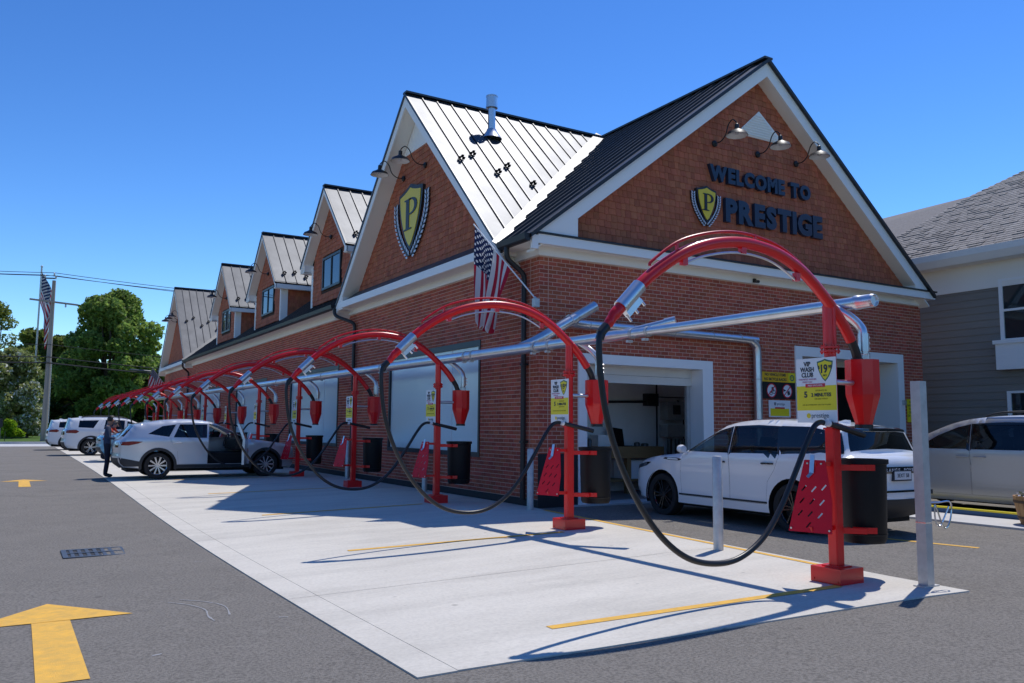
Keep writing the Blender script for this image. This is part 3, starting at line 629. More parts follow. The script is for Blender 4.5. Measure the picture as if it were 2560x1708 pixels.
for gi, (cy, cz, hw, fx) in enumerate(CG):
    w, rz, ww = gable_front(cy, cz, hw, fx, BX, 5.16, True, 60 if gi == 0 else 0)
    mb = MB(); mb.box(fx-0.005, fx+0.05, cy-hw+0.12, cy+hw-0.05, 4.97, 5.155); mb.box(fx+0.05, BX, cy-hw+0.1, cy+hw-0.1, 5.12, 5.16); part('gable_fascia', mb, M['white_trim'], B)
    mb = MB(); mb.box(fx+0.05, BX-0.06, cy-hw+0.05, cy+hw-0.05, 4.965, 4.995); part('soffit', mb, M['bounce_beige_trim'], B)
    for s in (-1, 1):
        y1 = cy+s*(hw-0.06); y0 = cy+s*(hw-0.62)
        mb = MB(); mb.prism([(y1,4.93),(y0,4.93),(y0,rz(y0)-0.22),(y1,rz(y1)-0.0)], 'YZ', fx+0.012, BX-0.005); part('cornice_return', mb, M['white_trim'], B)
# cross gable vent (white triangle under the peak)
mb = MB(); mb.prism([(19.0-1.0,8.64),(19.0+1.0,8.64),(19.0,9.66)], 'YZ', BX-0.035, BX); lv = part('gable_vent', mb, M['white_trim'], B)
for cy, cz, hw, fx in DG:
    w, rz, ww = gable_front(cy, cz, hw, fx, BX-0.02, 5.54, False)
    # window with two panes
    y0, y1, z0, z1 = cy-0.95, cy+0.83, 5.95, 7.03
    mb = MB(); t_ = 0.075
    for b in ((y0,y1,z0,z0+t_),(y0,y1,z1-t_,z1),(y0,y0+t_,z0+t_,z1-t_),(y1-t_,y1,z0+t_,z1-t_),((y0+y1)/2-.03,(y0+y1)/2+.03,z0+t_,z1-t_)): mb.box(BX-0.06, BX+0.02, b[0], b[1], b[2], b[3])
    wn = part('dormer_window', mb, M['window_frame'], B)
    for a, b in ((y0+t_,(y0+y1)/2-.03),((y0+y1)/2+.03,y1-t_)):
        q = MB(); q.box(BX-0.03, BX-0.015, a, b, z0+t_, z1-t_); part('pane', q, M['dormer_pane'], wn)
    # cheeks, corner boards, eave boards
    for s in (-1, 1):
        yc = cy+s*(hw-0.36); xb = invmain(6.9)
        mb = MB(); mb.prism([(BX,mainz(BX)-0.05),(xb+0.3,6.95),(BX,6.95)], 'XZ', yc-0.03, yc+0.03); ck = part('dormer_cheek', mb, M['shingle_mass'], B)
        zc = 5.6
        if s < 0:
            mass = MB(); z = 5.5
            while z < 6.75:
                u = BX+0.02
                while u < xb:
                    wd = random.uniform(.1,.19)
                    if mainz(u) < z+0.1: mass.add([(u,yc-.03,z),(u+wd-.006,yc-.03,z),(u+wd-.006,yc-.03,z+.16),(u,yc-.03,z+.16),(u,yc-.05,z),(u+wd-.006,yc-.05,z),(u+wd-.006,yc-.036,z+.16),(u,yc-.036,z+.16)], [(4,5,6,7),(0,1,5,4),(1,2,6,5),(3,0,4,7)], 0, False, random.random())
                    u += wd
                z += .142
            o = link('shingles', mass.data('shingles', M['shingle_mass'], (BX,BY,0), recalc=False, rnd=True), ck); o['kind'] = 'stuff'
        mb = MB(); mb.box(BX-0.045, BX-0.012, min(yc,yc-s*0.09)-0.0, max(yc,yc-s*0.09), 5.5, 6.95); mb.box(BX-0.045, BX+0.22, yc+(0.032 if s > 0 else -0.06), yc+(0.06 if s > 0 else -0.032), 5.5, 6.93); part('corner_board', mb, M['white_trim'], B)
        mb = MB(); ye = cy+s*hw; mb.box(fx+0.02, xb-0.4, min(ye,ye-s*0.04), max(ye,ye-s*0.04), 6.70, 6.92); mb.box(fx+0.02, xb-0.6, min(ye-s*.04,yc+s*.06), max(ye-s*.04,yc+s*.06), 6.72, 6.745)
        mb.prism([(ye-s*.01,6.70),(yc+s*.06,6.70),(yc+s*.06,rz(yc)-0.06),(ye-s*.01,rz(ye)-0.05)], 'YZ', fx+0.045, fx+0.34)
        part('eave_board', mb, M['white_trim'], B)
# ---- long facade windows
for y0, y1 in WIN:
    mb = MB(); t_ = 0.075; x0, x1 = BX-0.02, BX+0.10
    for b in ((y0,y1,WZ0,WZ0+.10),(y0,y1,WZ1-.13,WZ1),(y0,y0+t_,WZ0+.10,WZ1-.13),(y1-t_,y1,WZ0+.10,WZ1-.13)): mb.box(x0, x1, *b)
    wn = part('window', mb, M['window_frame'], B)
    q = MB(); q.box(BX+0.035, BX+0.05, y0+t_, y1-t_, WZ0+.10, WZ1-.13); part('pane', q, M['window_film'], wn)
    q = MB(); q.box(BX+0.024, BX+0.034, (y0*0.72+y1*0.28)-.008, (y0*0.72+y1*0.28)+.008, WZ0+.10, WZ1-.13); part('mullion', q, M['pvc'], wn)
# ---- downspouts
def downspout(y, ytop):
    mb = MB(); pts = catmull([(8.06,ytop,5.0),(8.06,ytop,4.86),(8.12,ytop+(y-ytop)*.2,4.74),(8.38,y-(y-ytop)*.12,4.56),(8.46,y,4.44),(8.46,y,4.2)], 5)+[Vector((8.46,y,0.12))]
    mb.tube(pts, 0.052, 12); mb.box(8.41,BX-.012,y-.06,y+.06,2.7,2.74); mb.box(8.41,BX-.012,y-.06,y+.06,1.2,1.24)
    part('downspout', mb, M['black_metal'], B)
downspout(13.72, 13.72); downspout(23.25, 23.9); downspout(50.6, 50.2)
# ---- flue pipe on the cross gable
c = (10.0, 17.85); mb = MB(); zz = 10.0-(19.0-c[1])
mb.lathe([(0.0,-.05),(.27,-.05),(.20,.05),(.13,.16),(.12,.2)], (c[0],c[1],zz)); mb.cyl(c, .095, zz+.1, zz+.80)
mb.lathe([(.095,0),(.145,.03),(.145,.34),(.10,.36),(0,.36)], (c[0],c[1],zz+.74)); mb.lathe([(.155,0),(.155,.03)], (c[0],c[1],zz+1.05)); mb.lathe([(.155,0),(.155,.03)], (c[0],c[1],zz+.76))
part('flue_pipe', mb, M['galv'], B)
# ---- door openings: casing, reveals, roll-up door, rooms
def door(o, i, depth, nm, panel_drop, track):
    mb = MB(); y0, y1 = BY-0.035, BY+0.05
    mb.box(o[0], i[0], y0, y1, 0.0, o[3]); mb.box(i[1], o[1], y0, y1, 0.0, o[3]); mb.box(i[0], i[1], y0, y1, i[3], o[3])
    mb.box(o[0]+.06, i[0]-.012, y1, BY+depth, 0, i[3]); mb.box(i[1]+.012, o[1]-.06, y1, BY+depth, 0, i[3]); mb.box(o[0]+.06, o[1]-.06, y1, BY+depth, i[3]+.012, o[3]-.06)
    part('door_casing', mb, M['white_trim'], B)
    t_ = MB(); n = 2
    dz = panel_drop/n
    d = MB(); d.box(i[0]-.01, i[1]+.01, BY+depth-.10, BY+depth-.05, i[3]-.012, i[3]+.01); dr = part('rollup_door', d, M['door_panel'], B)
    for k_ in range(n):
        q = MB(); q.box(i[0]-.008, i[1]+.008, BY+depth-.095+.0*k_, BY+depth-.055, i[3]-.014-(k_+1)*dz+.006, i[3]-.014-k_*dz); part('door_panel', q, M['door_panel'], dr)
    q = MB()
    if track: q.box(i[1]-.09, i[1]-.002, BY+depth-.045, BY+depth+.03, 0, i[3]); q.box(i[0]+.002, i[0]+.09, BY+depth-.045, BY+depth+.03, 0, i[3])
    if track: part('door_track', q, M['galv_flat'], dr)
door(D1o, D1, 0.42, 'd', 0.34, True); door(D2o, D2, 0.75, 'd', 0.12, True)
def room(x0, x1, y0, y1, z1, wallm, nm):
    mb = MB(); mb.box(x0-.1, x0, y0, y1, 0, z1); mb.box(x1, x1+.1, y0, y1, 0, z1); mb.box(x0-.1, x1+.1, y1, y1+.1, 0, z1); part(nm+'_lining', mb, wallm, B)
    mb = MB(); mb.box(x0-.1, x1+.1, y0, y1+.1, z1, z1+.1); part(nm+'_ceiling', mb, M['inner_white'], B)
    mb = MB(); mb.box(x0-.1, x1+.1, BY+0.01, y1+.1, -.06, 0.012); part(nm+'_floor', mb, M['inner_floor'], B)
room(9.0, 15.0, BY+.45, 15.9, 3.6, M['inner_white'], 'bay'); room(15.3, 20.3, BY+.78, 24.0, 3.9, M['steel_grey'], 'tunnel')
mb = MB(); mb.box(9.3, 13.2, BY-.1, BY+.5, -.06, .02); part('door_sill', mb, M['concrete_pale'], B)
# ================================================================ SIGNS ON THE BUILDING
def place_text(mb, s, size, pos, right, up, mi=0, bold=0.0, squeeze=1.0, depth=1.0, align='CENTER'):
    me = text_mesh(s, size, bold, align, squeeze); r_ = Vector(right).normalized(); u = Vector(up).normalized(); n = r_.cross(u)
    mt = Matrix(((r_.x,u.x,n.x*depth,pos[0]),(r_.y,u.y,n.y*depth,pos[1]),(r_.z,u.z,n.z*depth,pos[2]),(0,0,0,1)))
    mb.mesh(me, mt, mi)
def wall_letters(word, x0, x1, zc, h, label, y=BY-0.075):
    """raised letters between x0 and x1 on the gable"""
    bx_ = []
    for ch in word:
        if ch == ' ': bx_.append((None, 0.32)); continue
        me = text_mesh(ch, 1.0, 0.055, 'LEFT'); xs = [v.co.x for v in me.vertices]; zs = [v.co.y for v in me.vertices]; bx_.append((me, (min(xs),max(xs),min(zs),max(zs))))
    gap = 0.06; tot = sum((b[1] if b[0] is None else b[1][1]-b[1][0])+gap for b in bx_)-gap; sc = (x1-x0)/tot
    t = thing('lettering_sign', label, 'sign', (x0, BY, zc-h/2)); u = 0.0
    for me, b in bx_:
        if me is None: u += b+gap; continue
        mb = MB(); w = b[1]-b[0]; lx = x0+u*sc; k_ = h/(b[3]-b[2])
        vs = [(lx+(v.co.x-b[0])*sc, v.co.z*14, zc-h/2+(v.co.y-b[2])*k_) for v in me.vertices]
        mb.add([(p[0], y+p[1]*1.0, p[2]) for p in vs], [tuple(p.vertices) for p in me.polygons])
        ym = min(v[1] for v in mb.v); yM = max(v[1] for v in mb.v); mb.v = [(a, (y-0.03) if (b_-ym) < (yM-ym)/2 else BY-0.012, c) for a, b_, c in mb.v]
        part('letter', mb, M['navy_letter'], t); u += w+gap
    return t
wall_letters('WELCOME TO', 12.99, 16.33, 7.22, 0.37, 'upper line of raised navy lettering reading WELCOME TO on the shingled gable')
wall_letters('PRESTIGE', 13.46, 16.73, 6.42, 0.55, 'lower larger line of raised navy lettering under the welcome line')
def shield_outline(n=14):
    """unit shield, width -.5...5, height -.62...62 (right then left side)"""
    Rr = [(0,.62),(.10,.575),(.24,.53),(.38,.50),(.455,.485)]
    for i in range(1, n+1):
        t = i/n; Rr.append((.455*math.cos(t*math.pi/2)**.75 if t < 1 else 0, .485-1.105*t**1.05))
    return Rr+[(-x, z) for x, z in Rr[-2:0:-1]]
def p_glyph():
    """serif capital P as polygons (unit height about 1)"""
    return [[(-.30,.5),(.02,.5),(.02,.46),(-.07,.44),(-.07,-.44),(.05,-.46),(.05,-.5),(-.34,-.5),(-.34,-.46),(-.22,-.44),(-.22,.44),(-.30,.46)],
            [(-.07,.5)]+[(.02+.30*math.sin(a), .235+.265*math.cos(a)) for a in [i*math.pi/12 for i in range(13)]]+[(-.07,-.03),(-.07,.02)]+[(.0+.19*math.sin(a), .235+.215*math.cos(a)) for a in [math.pi-i*math.pi/12 for i in range(13)]]+[(-.07,.45)]]
def emblem(label, c, w, h, right, nrm):
    """shield with P and laurel; c centre on the wall, right/nrm unit vectors"""
    t = thing('shield_emblem', label, 'emblem', c); r_ = Vector(right); n_ = Vector(nrm); C = Vector(c)
    def pl(poly, d0, d1, m, nm, sx=1.0, sz=1.0, ox=0, oz=0):
        mb = MB(); k_ = len(poly); P = [(p[0]*sx+ox, p[1]*sz+oz) for p in poly]
        vs = [C+r_*x+Vector((0,0,z))+n_*d0 for x, z in P]+[C+r_*x+Vector((0,0,z))+n_*d1 for x, z in P]
        tri = geometry.tessellate_polygon([[Vector((x,z,0)) for x, z in P]])
        mb.add(vs, [tuple(i) for i in tri]+[tuple(j+k_ for j in i) for i in tri]+[(i,(i+1)%k_,(i+1)%k_+k_,i+k_) for i in range(k_)])
        return part(nm, mb, m, t)
    sh_ = shield_outline()
    pl(sh_, -.012, .07, M['sign_black'], 'shield_border', w*0.80, h*0.80, 0, .02*h); pl(sh_, .07, .085, M['gold_panel'], 'shield_panel', w*0.68, h*0.70, 0, .02*h)
    for i, gl in enumerate(p_glyph()): pl(gl, .085, .10, M['sign_black'], 'letter', w*0.62, h*0.46, .03*w, .06*h)
    # laurel: dark backing and two rows of leaves up each side
    for s in (-1, 1):
        path = []
        for i in range(15):
            t_ = i/14; a = t_*1.0; path.append((s*(.06+.44*math.sin(min(1, a*1.15)*math.pi/2)), -.62+.98*a**1.1))
        P0 = [(s*(abs(x)-.055), z) for x, z in path]; P1 = [(s*(abs(x)+.035), z) for x, z in path]
        pl(P0+P1[::-1], -.012, .05, M['sign_black'], 'laurel_backing', w*.95, h*.88)
        for i in range(14):
            x, z = path[i]; x2, z2 = path[i+1]; d = Vector((x2-x, z2-z)).normalized()
            for q in (-1, 1):
                a = d.angle_signed(Vector((1,0)))*1.0; ang = math.atan2(d.y*h*.88, d.x*w*.95)+q*0.5
                cx_, cz_ = x*w*.95+q*0.025*w*math.sin(ang)*-1, z*h*.88+q*.025*w*math.cos(ang)
                L = h*.088; lf = [(cx_+math.cos(ang)*L*a_-math.sin(ang)*L*b_, cz_+math.sin(ang)*L*a_+math.cos(ang)*L*b_) for a_, b_ in ((0,0),(.4,.22),(1,0),(.4,-.22))]
                pl(lf, .05, .066, M['laurel'], 'laurel_leaf')
    return t
emblem('large yellow shield emblem with a black P and silver laurel on the left gable', (BX-.012, 19.37, 6.86), 2.05, 1.78, (0,-1,0), (-1,0,0))
emblem('small yellow shield emblem with a black P left of the big navy lettering', (12.90, BY-.012, 6.45), 0.82, 0.84, (1,0,0), (0,-1,0))
# ---- gooseneck lamps
def lamp_proto():
    t = thing('gooseneck_lamp', 'x', 'wall lamp'); q = MB(); q.lathe([(0,-.012),(.075,-.012),(.075,.02),(.03,.05),(0,.05)], (0,0,0), 'X', 16)
    for i in range(len(q.v)): q.v[i] = (-q.v[i][0], q.v[i][1], q.v[i][2])
    part('wall_plate', q, M['black_metal'], t, world=False)
    q = MB(); q.tube(catmull([(-.04,0,0),(-.2,0,.0),(-.34,0,.10),(-.43,0,.30),(-.55,0,.385),(-.66,0,.30),(-.68,0,.20)], 6), .013, 8); part('arm', q, M['black_metal'], t, world=False)
    q = MB(); q.lathe([(.02,.24),(.045,.22),(.05,.12),(.11,.08),(.20,.035),(.235,-.03),(.24,-.035)], (-.68,0,.02), 'Z', 28); part('lamp_shade', q, M['black_metal'], t, world=False)
    q = MB(); q.lathe([(0,.075),(.10,.068),(.19,.028),(.232,-.034)], (-.68,0,.017), 'Z', 28); part('reflector', q, M['sign_white'], t, world=False)
    q = MB(); q.lathe([(0,-.02),(.04,0),(.045,.05),(0,.07)], (-.68,0,.02), 'Z', 12); part('bulb', q, M['lamp_lens'], t, world=False)
    return t
LP = lamp_proto(); first = [True]
def lamp(loc, rz, label, group):
    if first[0]: LP.location = loc; LP.rotation_euler = (0,0,rz); LP['label'] = label; LP['group'] = group; first[0] = False; return LP
    o = dup(LP, loc, label, rz); o['group'] = group; return o
GN = 'gooseneck barn lamps on the building'
for x, lb in ((13.22,'black gooseneck lamp left of the gable vent above the welcome lettering'), (14.60,'black gooseneck lamp under the right corner of the white gable vent'), (15.92,'black gooseneck lamp nearest the right rake, end of the row above the welcome lettering')):
    lamp((x, BY-.03, 7.92), math.pi/2, lb, GN)
lamp((BX-.03, 18.62, 8.07), 0, 'black gooseneck lamp on the big left gable, nearer the vent flashing side', GN); lamp((BX-.03, 19.98, 8.07), 0, 'black gooseneck lamp overhanging the left rake of the big left gable', GN)
for (cy, cz, hw, fx), nm in zip(DG, ('nearest', 'middle', 'farthest')): lamp((BX-.05, cy+.05, 7.62), 0, f'black gooseneck lamp over the window of the {nm} dormer', GN)
for dy, nm in ((-1.3,'nearest'),(0.0,'middle'),(1.3,'farthest')): lamp((BX-.03, 54.7+dy, 8.0), 0, f'{nm} of three black gooseneck lamps on the far end gable', GN)
# ---- camera, small wall fittings
t = thing('security_camera', 'small black security camera under the white fascia of the gable end', 'camera', (14.35,BY-.06,4.88))
q = MB(); q.box(14.31,14.39,BY-.10,BY-.06,4.84,4.93); part('mount', q, M['black_metal'], t); q = MB(); q.tube([(14.35,BY-.10,4.87),(14.28,BY-.26,4.83)], .035, 10); part('body', q, M['black_metal'], t)
# ---- no-entry sign board and small price board by the second door
t = thing('warning_sign', 'black and yellow warning sign with two red crossed-out circles on the brick wall', 'sign', (15.15,BY,2.2)); yb = BY-.02
q = MB(); q.box(14.60,15.68,yb-.008,yb,2.20,2.585); part('board', q, M['sign_black'], t)
q = MB(); q.box(14.57,15.45,yb-.014,yb-.002,2.59,2.815); q2 = MB(); q2.box(15.452,15.69,yb-.014,yb-.002,2.59,2.815); part('header', q, M['sign_orange'], t); part('header_badge', q2, M['sign_yellow'], t)
q = MB(); place_text(q, 'NO VEHICLE ITEMS', .086, (15.01,yb-.016,2.755), (1,0,0), (0,0,1), 0, .002, .95); place_text(q, 'NO BICYCLE RACKS', .086, (15.01,yb-.016,2.65), (1,0,0), (0,0,1), 0, .002, .95); part('lettering', q, M['ink'], t)
q = MB(); q.lathe([(.045,0),(.075,0)], (15.57,yb-.0155,2.70), 'Y', 20); place_text(q, 'P', .09, (15.57,yb-.016,2.70), (1,0,0), (0,0,1)); part('badge_mark', q, M['ink_green'], t)
for i, cx_ in enumerate((14.88,15.40)):
    q = MB(); q.lathe([(0,0),(.155,0)], (cx_,yb-.0095,2.39), 'Y', 28); part('pictogram_disc', q, M['sign_white'], t)
    q = MB()
    if i == 0:
        q.lathe([(.035,0),(.05,0)], (cx_-.02,yb-.0125,2.33), 'Y', 14); q.lathe([(.035,0),(.05,0)], (cx_+.08,yb-.0125,2.36), 'Y', 14); q.bar((cx_-.02,yb-.0125,2.33),(cx_+.05,yb-.0125,2.43),.004,.014); q.bar((cx_+.08,yb-.0125,2.36),(cx_+.03,yb-.0125,2.45),.004,.014)
        q.box(cx_+.0,cx_+.07,yb-.013,yb-.011,2.40,2.47)
    else:
        q.prism([(cx_-.13,2.37),(cx_-.13,2.44),(cx_-.03,2.40)], 'XZ', yb-.013, yb-.011); q.prism([(cx_+.02,2.29),(cx_+.10,2.31),(cx_+.07,2.40),(cx_+.0,2.37)], 'XZ', yb-.013, yb-.011)
    part('pictogram', q, M['ink'], t)
    q = MB(); q.lathe([(.14,0),(.165,0),(.165,-.003),(.14,-.003)], (cx_,yb-.0125,2.39), 'Y', 32, close=True); q.bar((cx_-.10,yb-.0145,2.29),(cx_+.10,yb-.0145,2.49),.003,.022); part('prohibition_ring', q, M['sign_red'], t)
t = thing('price_board', 'small white and yellow price board below the black warning sign', 'sign', (15.14,BY,1.8)); 
q = MB(); q.box(14.78,15.50,yb-.008,yb,1.78,2.17); part('board', q, M['sign_white'], t); q = MB(); q.box(14.83,15.45,yb-.012,yb-.009,1.81,1.98); part('lower_panel', q, M['sign_yellow'], t)
q = MB(); q.box(14.98,15.30,yb-.014,yb-.010,1.975,2.01); part('ribbon', q, M['sign_red'], t)
q = MB(); place_text(q, 'prestige', .085, (15.18,yb-.010,2.085), (1,0,0), (0,0,1)); q.prism([(14.95,2.12),(15.02,2.12),(15.015,2.07),(14.985,2.04),(14.955,2.07)], 'XZ', yb-.011, yb-.009); part('lettering', q, M['ink_grey'], t)
t = thing('door_notice', 'narrow yellow notice on the brick right of the second door', 'sign', (20.1,BY,2.1)); q = MB(); q.box(19.93,20.25,yb-.008,yb,1.72,2.32); part('board', q, M['sign_yellow'], t)
q = MB(); 
for z, s in ((2.24,'NO'),(2.15,'HANDS'),(2.06,'FEET'),(1.97,'OUT'),(1.88,'OF CAR'),(1.79,'')): 
    if s: place_text(q, s, .085, (20.09,yb-.010,z), (1,0,0), (0,0,1))
part('lettering', q, M['ink'], t)
for x, z, lb in ((15.80,2.36,'small grey sensor box on the left casing of the second door'),(19.76,2.22,'small grey sensor box on the right casing of the second door')):
    q = MB(); q.box(x-.045,x+.045,BY-.10,BY-.037,z-.06,z+.06); q.tube([(x,BY-.10,z),(x,BY-.12,z)], .025, 12); o = solo('sensor_box', q, M['galv_flat'], lb, 'sensor', (x,BY-.04,z), 'sensors by the second door')

# ================================================================ VACUUM STATIONS
def station():
    """local: post foot at 0,0,0; arm reaches to -x"""
    t = thing('vacuum_station', 'x', 'vacuum station')
    P = lambda nm, q, m: part(nm, q, m, t, world=False)
    q = MB(); q.box(-.175,.175,-.175,.175,0,.15); q.box(-.10,.10,-.10,.10,.15,.162)
    for x, y in ((-.14,-.14),(.14,-.14),(.14,.14),(-.14,.14)): q.tube([(x*1.27,y,.03),(x*1.3,y,.03)], .012, 6)
    P('base', q, M['red_paint'])
    q = MB(); s = .057; c_ = .012
    oct_ = [(-s,-s+c_),(-s+c_,-s),(s-c_,-s),(s,-s+c_),(s,s-c_),(s-c_,s),(-s+c_,s),(-s,s-c_)]
    q.prism(oct_, 'XY', .15, 1.52); q.box(-.075,.075,-.055,.055,1.505,1.525)
    P('lower_post', q, M['red_paint'])
    q = MB(); q.cyl((0,0), .058, 1.52, 2.78, 18); 
    for y in (-.06, .06): q.tube([(0,y,2.33),(0,y,2.78)], .018, 8)
    P('upper_post', q, M['red_paint'])
    q = MB(); q.cyl((0,0), .098, 2.29, 2.31, 20); q.cyl((0,0), .098, 2.33, 2.35, 20)
    for a in range(6): q.tube([(math.cos(a*1.047)*.08, math.sin(a*1.047)*.08, 2.275),(math.cos(a*1.047)*.08, math.sin(a*1.047)*.08, 2.37)], .010, 6)
    P('flange', q, M['red_paint'])
    A = [(-2.73,2.53),(-2.60,2.66),(-2.40,2.84),(-2.08,3.05),(-1.75,3.19),(-1.40,3.265),(-1.08,3.275),(-.72,3.215),(-.37,3.06),(-.06,2.83),(.17,2.61),(.31,2.43)]
    arm = catmull([(x,-.02,z) for x, z in A], 5)
    q = MB(); q.tube(arm, .056, 16); P('arm', q, M['red_paint'])
    q = MB(); rod = catmull([(-2.40,-.02,2.93),(-2.37,-.02,2.98),(-2.08,-.02,3.18),(-1.75,-.02,3.30),(-1.40,-.02,3.365),(-1.08,-.02,3.365),(-.72,-.02,3.30),(-.37,-.02,3.13),(-.10,-.02,2.93)], 5); q.tube(rod, .014, 8)
    for x, z in ((-2.08,3.12),(-1.08,3.32),(-.45,3.13)): q.box(x-.012,x+.012,-.032,-.008,z-.06,z+.06)
    P('truss_rod', q, M['red_paint'])
    q = MB(); q.tube(catmull([(-1.98,-.02,3.00),(-1.75,-.02,3.09),(-1.40,-.02,3.165),(-1.08,-.02,3.17),(-.80,-.02,3.12),(-.52,-.02,2.99)], 5), .012, 8); P('spring_cable', q, M['galv'])
    for x, z in ((-2.0,3.0),(-1.25,3.19),(-.50,3.0)): q = MB(); q.box(x-.03,x+.03,-.045,.005,z-.02,z+.06); P('cable_bracket', q, M['red_paint'])
    q = MB(); q.tube([(-2.73,-.02,2.53),(-2.52,-.02,2.74)], .066, 16); q.obox((-2.60,-.02,2.55), (Vector((.7,0,.7)),Vector((0,1,0)),Vector((-.7,0,.7))), (.10,.03,.035))
    for i in range(3): 
        c__ = Vector((-2.66+.075*i,-.02,2.47+.075*i)); q.tube([c__, c__+Vector((.05,0,-.05))], .012, 6)
    P('coupling_sleeve', q, M['galv'])
    q = MB(); q.tube(catmull([(-2.73,-.02,2.53),(-2.80,-.02,2.46),(-2.86,-.02,2.38),(-2.90,-.02,2.34)], 4), [.052]*5+[.044]*4+[.034]*4, 14); P('reducer', q, M['red_paint'])
    q = MB(); q.tube([(-2.88,-.02,2.36),(-2.95,-.02,2.29)], .042, 12); q.tube([(-2.93,-.02,2.30),(-2.955,-.02,2.24)], .038, 12); P('hose_cuff', q, M['rubber'])
    H = [(-2.95,2.30),(-2.975,2.18),(-2.96,1.90),(-2.90,1.56),(-2.77,1.20),(-2.57,.85),(-2.33,.57),(-2.05,.385),(-1.73,.315),(-1.42,.345),(-1.12,.50),(-.87,.76),(-.64,1.10),(-.46,1.38),(-.34,1.53),(-.24,1.575),(-.16,1.57)]
    q = MB(); q.tube(catmull([(x,-.03-.05*math.sin(i/16*3.14),z) for i, (x, z) in enumerate(H)], 6), .027, 12); P('hose', q, M['rubber'])
    q = MB(); q.tube([(-.18,-.07,1.572),(-.14,-.07,1.565)], .036, 12); P('swivel', q, M['pvc'])
    q = MB(); q.tube([(-.15,-.07,1.568),(.30,-.085,1.47),(.37,-.09,1.452)], [.030,.034,.031], 12); P('nozzle', q, M['rubber'])
    q = MB(); q.tube(catmull([(.30,-.02,2.45),(.40,-.01,2.30),(.455,0,2.10),(.465,0,1.98)], 6), .047, 14); P('flexible_elbow', q, M['rubber'])
    cx_ = .50
    q = MB(); q.lathe([(0,2.235),(.176,2.235),(.176,1.87),(.170,1.84),(.090,1.575),(.088,1.56)], (cx_,0,0), 'Z', 10, 0, False)
    P('hopper', q, M['red_paint'])
    q = MB(); q.lathe([(.09,1.56),(.092,1.52),(0,1.52)], (cx_,0,0), 'Z', 24); q.tube([(cx_-.075,0,2.235),(cx_-.075,0,2.25)], .06, 14); P('hopper_cuff', q, M['rubber'])
    q = MB(); q.tube([(.05,0,1.99),(cx_-.16,0,1.99)], .028, 10); q.box(.36,.385,-.05,.05,1.94,2.04); P('hopper_bracket', q, M['galv'])
    q = MB(); q.tube([(cx_+.04,0,2.235),(cx_+.04,0,2.31)], .062, 14); P('clear_coupling', q, M['clear_hose'])
    q = MB(); q.tube(catmull([(cx_+.04,0,2.30),(cx_+.04,0,2.50),(cx_+.03,.03,2.60),(cx_-.04,.12,2.72),(cx_-.13,.27,2.83)], 6), .048, 14); q.tube([(cx_+.04,0,2.33),(cx_+.04,0,2.52)], .058, 14)
    for i in range(3): q.tube([(cx_+.09,-.0,2.36+.06*i),(cx_+.125,-.01,2.36+.06*i)], .015, 6)
    P('drop_pipe', q, M['galv'])
    # sign board facing the bay (-x)
    x = -.100; ys = 0.10
    q = MB(); q.box(x-.006,x,-.245+ys,.245+ys,1.575,2.235); sb = P('sign_board', q, M['sign_white'])
    def S(nm, q, m): return part(nm, q, m, sb, world=False)
    X = x-.0075; rt = (0,-1,0); U = (0,0,1); Y = lambda a: ys-a   # a: offset to the reader's right
    q = MB(); q.box(X,x-.0062,-.2445+ys,.2445+ys,1.70,1.95); S('yellow_panel', q, M['sign_yellow'])
    q = MB(); o_ = [(ys-(.115+px*.21), 2.105+pz*.185) for px, pz in shield_outline(8)]; q.prism(o_, 'YZ', X-.001, x-.006); S('shield_border', q, M['ink_green'])
    q = MB(); o_ = [(ys-(.115+px*.18), 2.105+pz*.158) for px, pz in shield_outline(8)]; q.prism(o_, 'YZ', X-.002, x-.006); S('shield_panel', q, M['sign_yellow'])
    q = MB(); place_text(q, '19', .115, (X-.003, Y(.10), 2.115), rt, U, 0, .004, .85); place_text(q, '99', .045, (X-.003, Y(.178), 2.135), rt, U, 0, .002, .85); place_text(q, '$', .05, (X-.003, Y(.043), 2.135), rt, U)
    place_text(q, 'MO', .03, (X-.003, Y(.115), 2.05), rt, U); S('price_lettering', q, M['ink']); q = MB()
    for z, s_ in ((2.175,'VIP'),(2.118,'WASH'),(2.062,'CLUB')): place_text(q, s_, .066, (X-.001, Y(-.105), z), rt, U, 0, .0015, .9)
    S('club_lettering', q, M['ink']); q = MB(); place_text(q, '5', .085, (X-.001, Y(-.13), 1.86), rt, U, 0, .003); place_text(q, '2 MINUTES', .05, (X-.001, Y(.06), 1.855), rt, U, 0, .0015); S('time_lettering', q, M['ink'])
    q = MB(); place_text(q, 'UNLIMITED WASHES', .024, (X-.001, Y(-.105), 2.018), rt, U); place_text(q, 'EVERY DAY', .024, (X-.001, Y(-.105), 1.99), rt, U); S('small_lettering', q, M['ink_pink'])
    q = MB(); place_text(q, 'UPGRADE IN', .024, (X-.001, Y(.06), 1.90), rt, U); place_text(q, 'OR LESS TODAY', .022, (X-.001, Y(.06), 1.815), rt, U); place_text(q, 'ASK AN ATTENDANT OR SCAN TO JOIN', .019, (X-.001, Y(0), 1.755), rt, U); S('small_print', q, M['ink_olive'])
    q = MB(); q.box(X-.002,x-.006,ys-.11,ys+.13,1.935,1.972); S('ribbon', q, M['sign_red']); q = MB(); place_text(q, 'FREE VACUUMS', .026, (X-.003, Y(-.01), 1.953), rt, U); S('ribbon_lettering', q, M['sign_white'])
    q = MB(); q.lathe([(0,0),(.026,0)], (X-.0005, Y(-.10), 1.645), 'X', 16); S('logo_mark', q, M['gold_panel']); q = MB(); place_text(q, 'prestige', .07, (X-.001, Y(.04), 1.645), rt, U, 0, 0, .95); S('logo_lettering', q, M['ink_grey'])
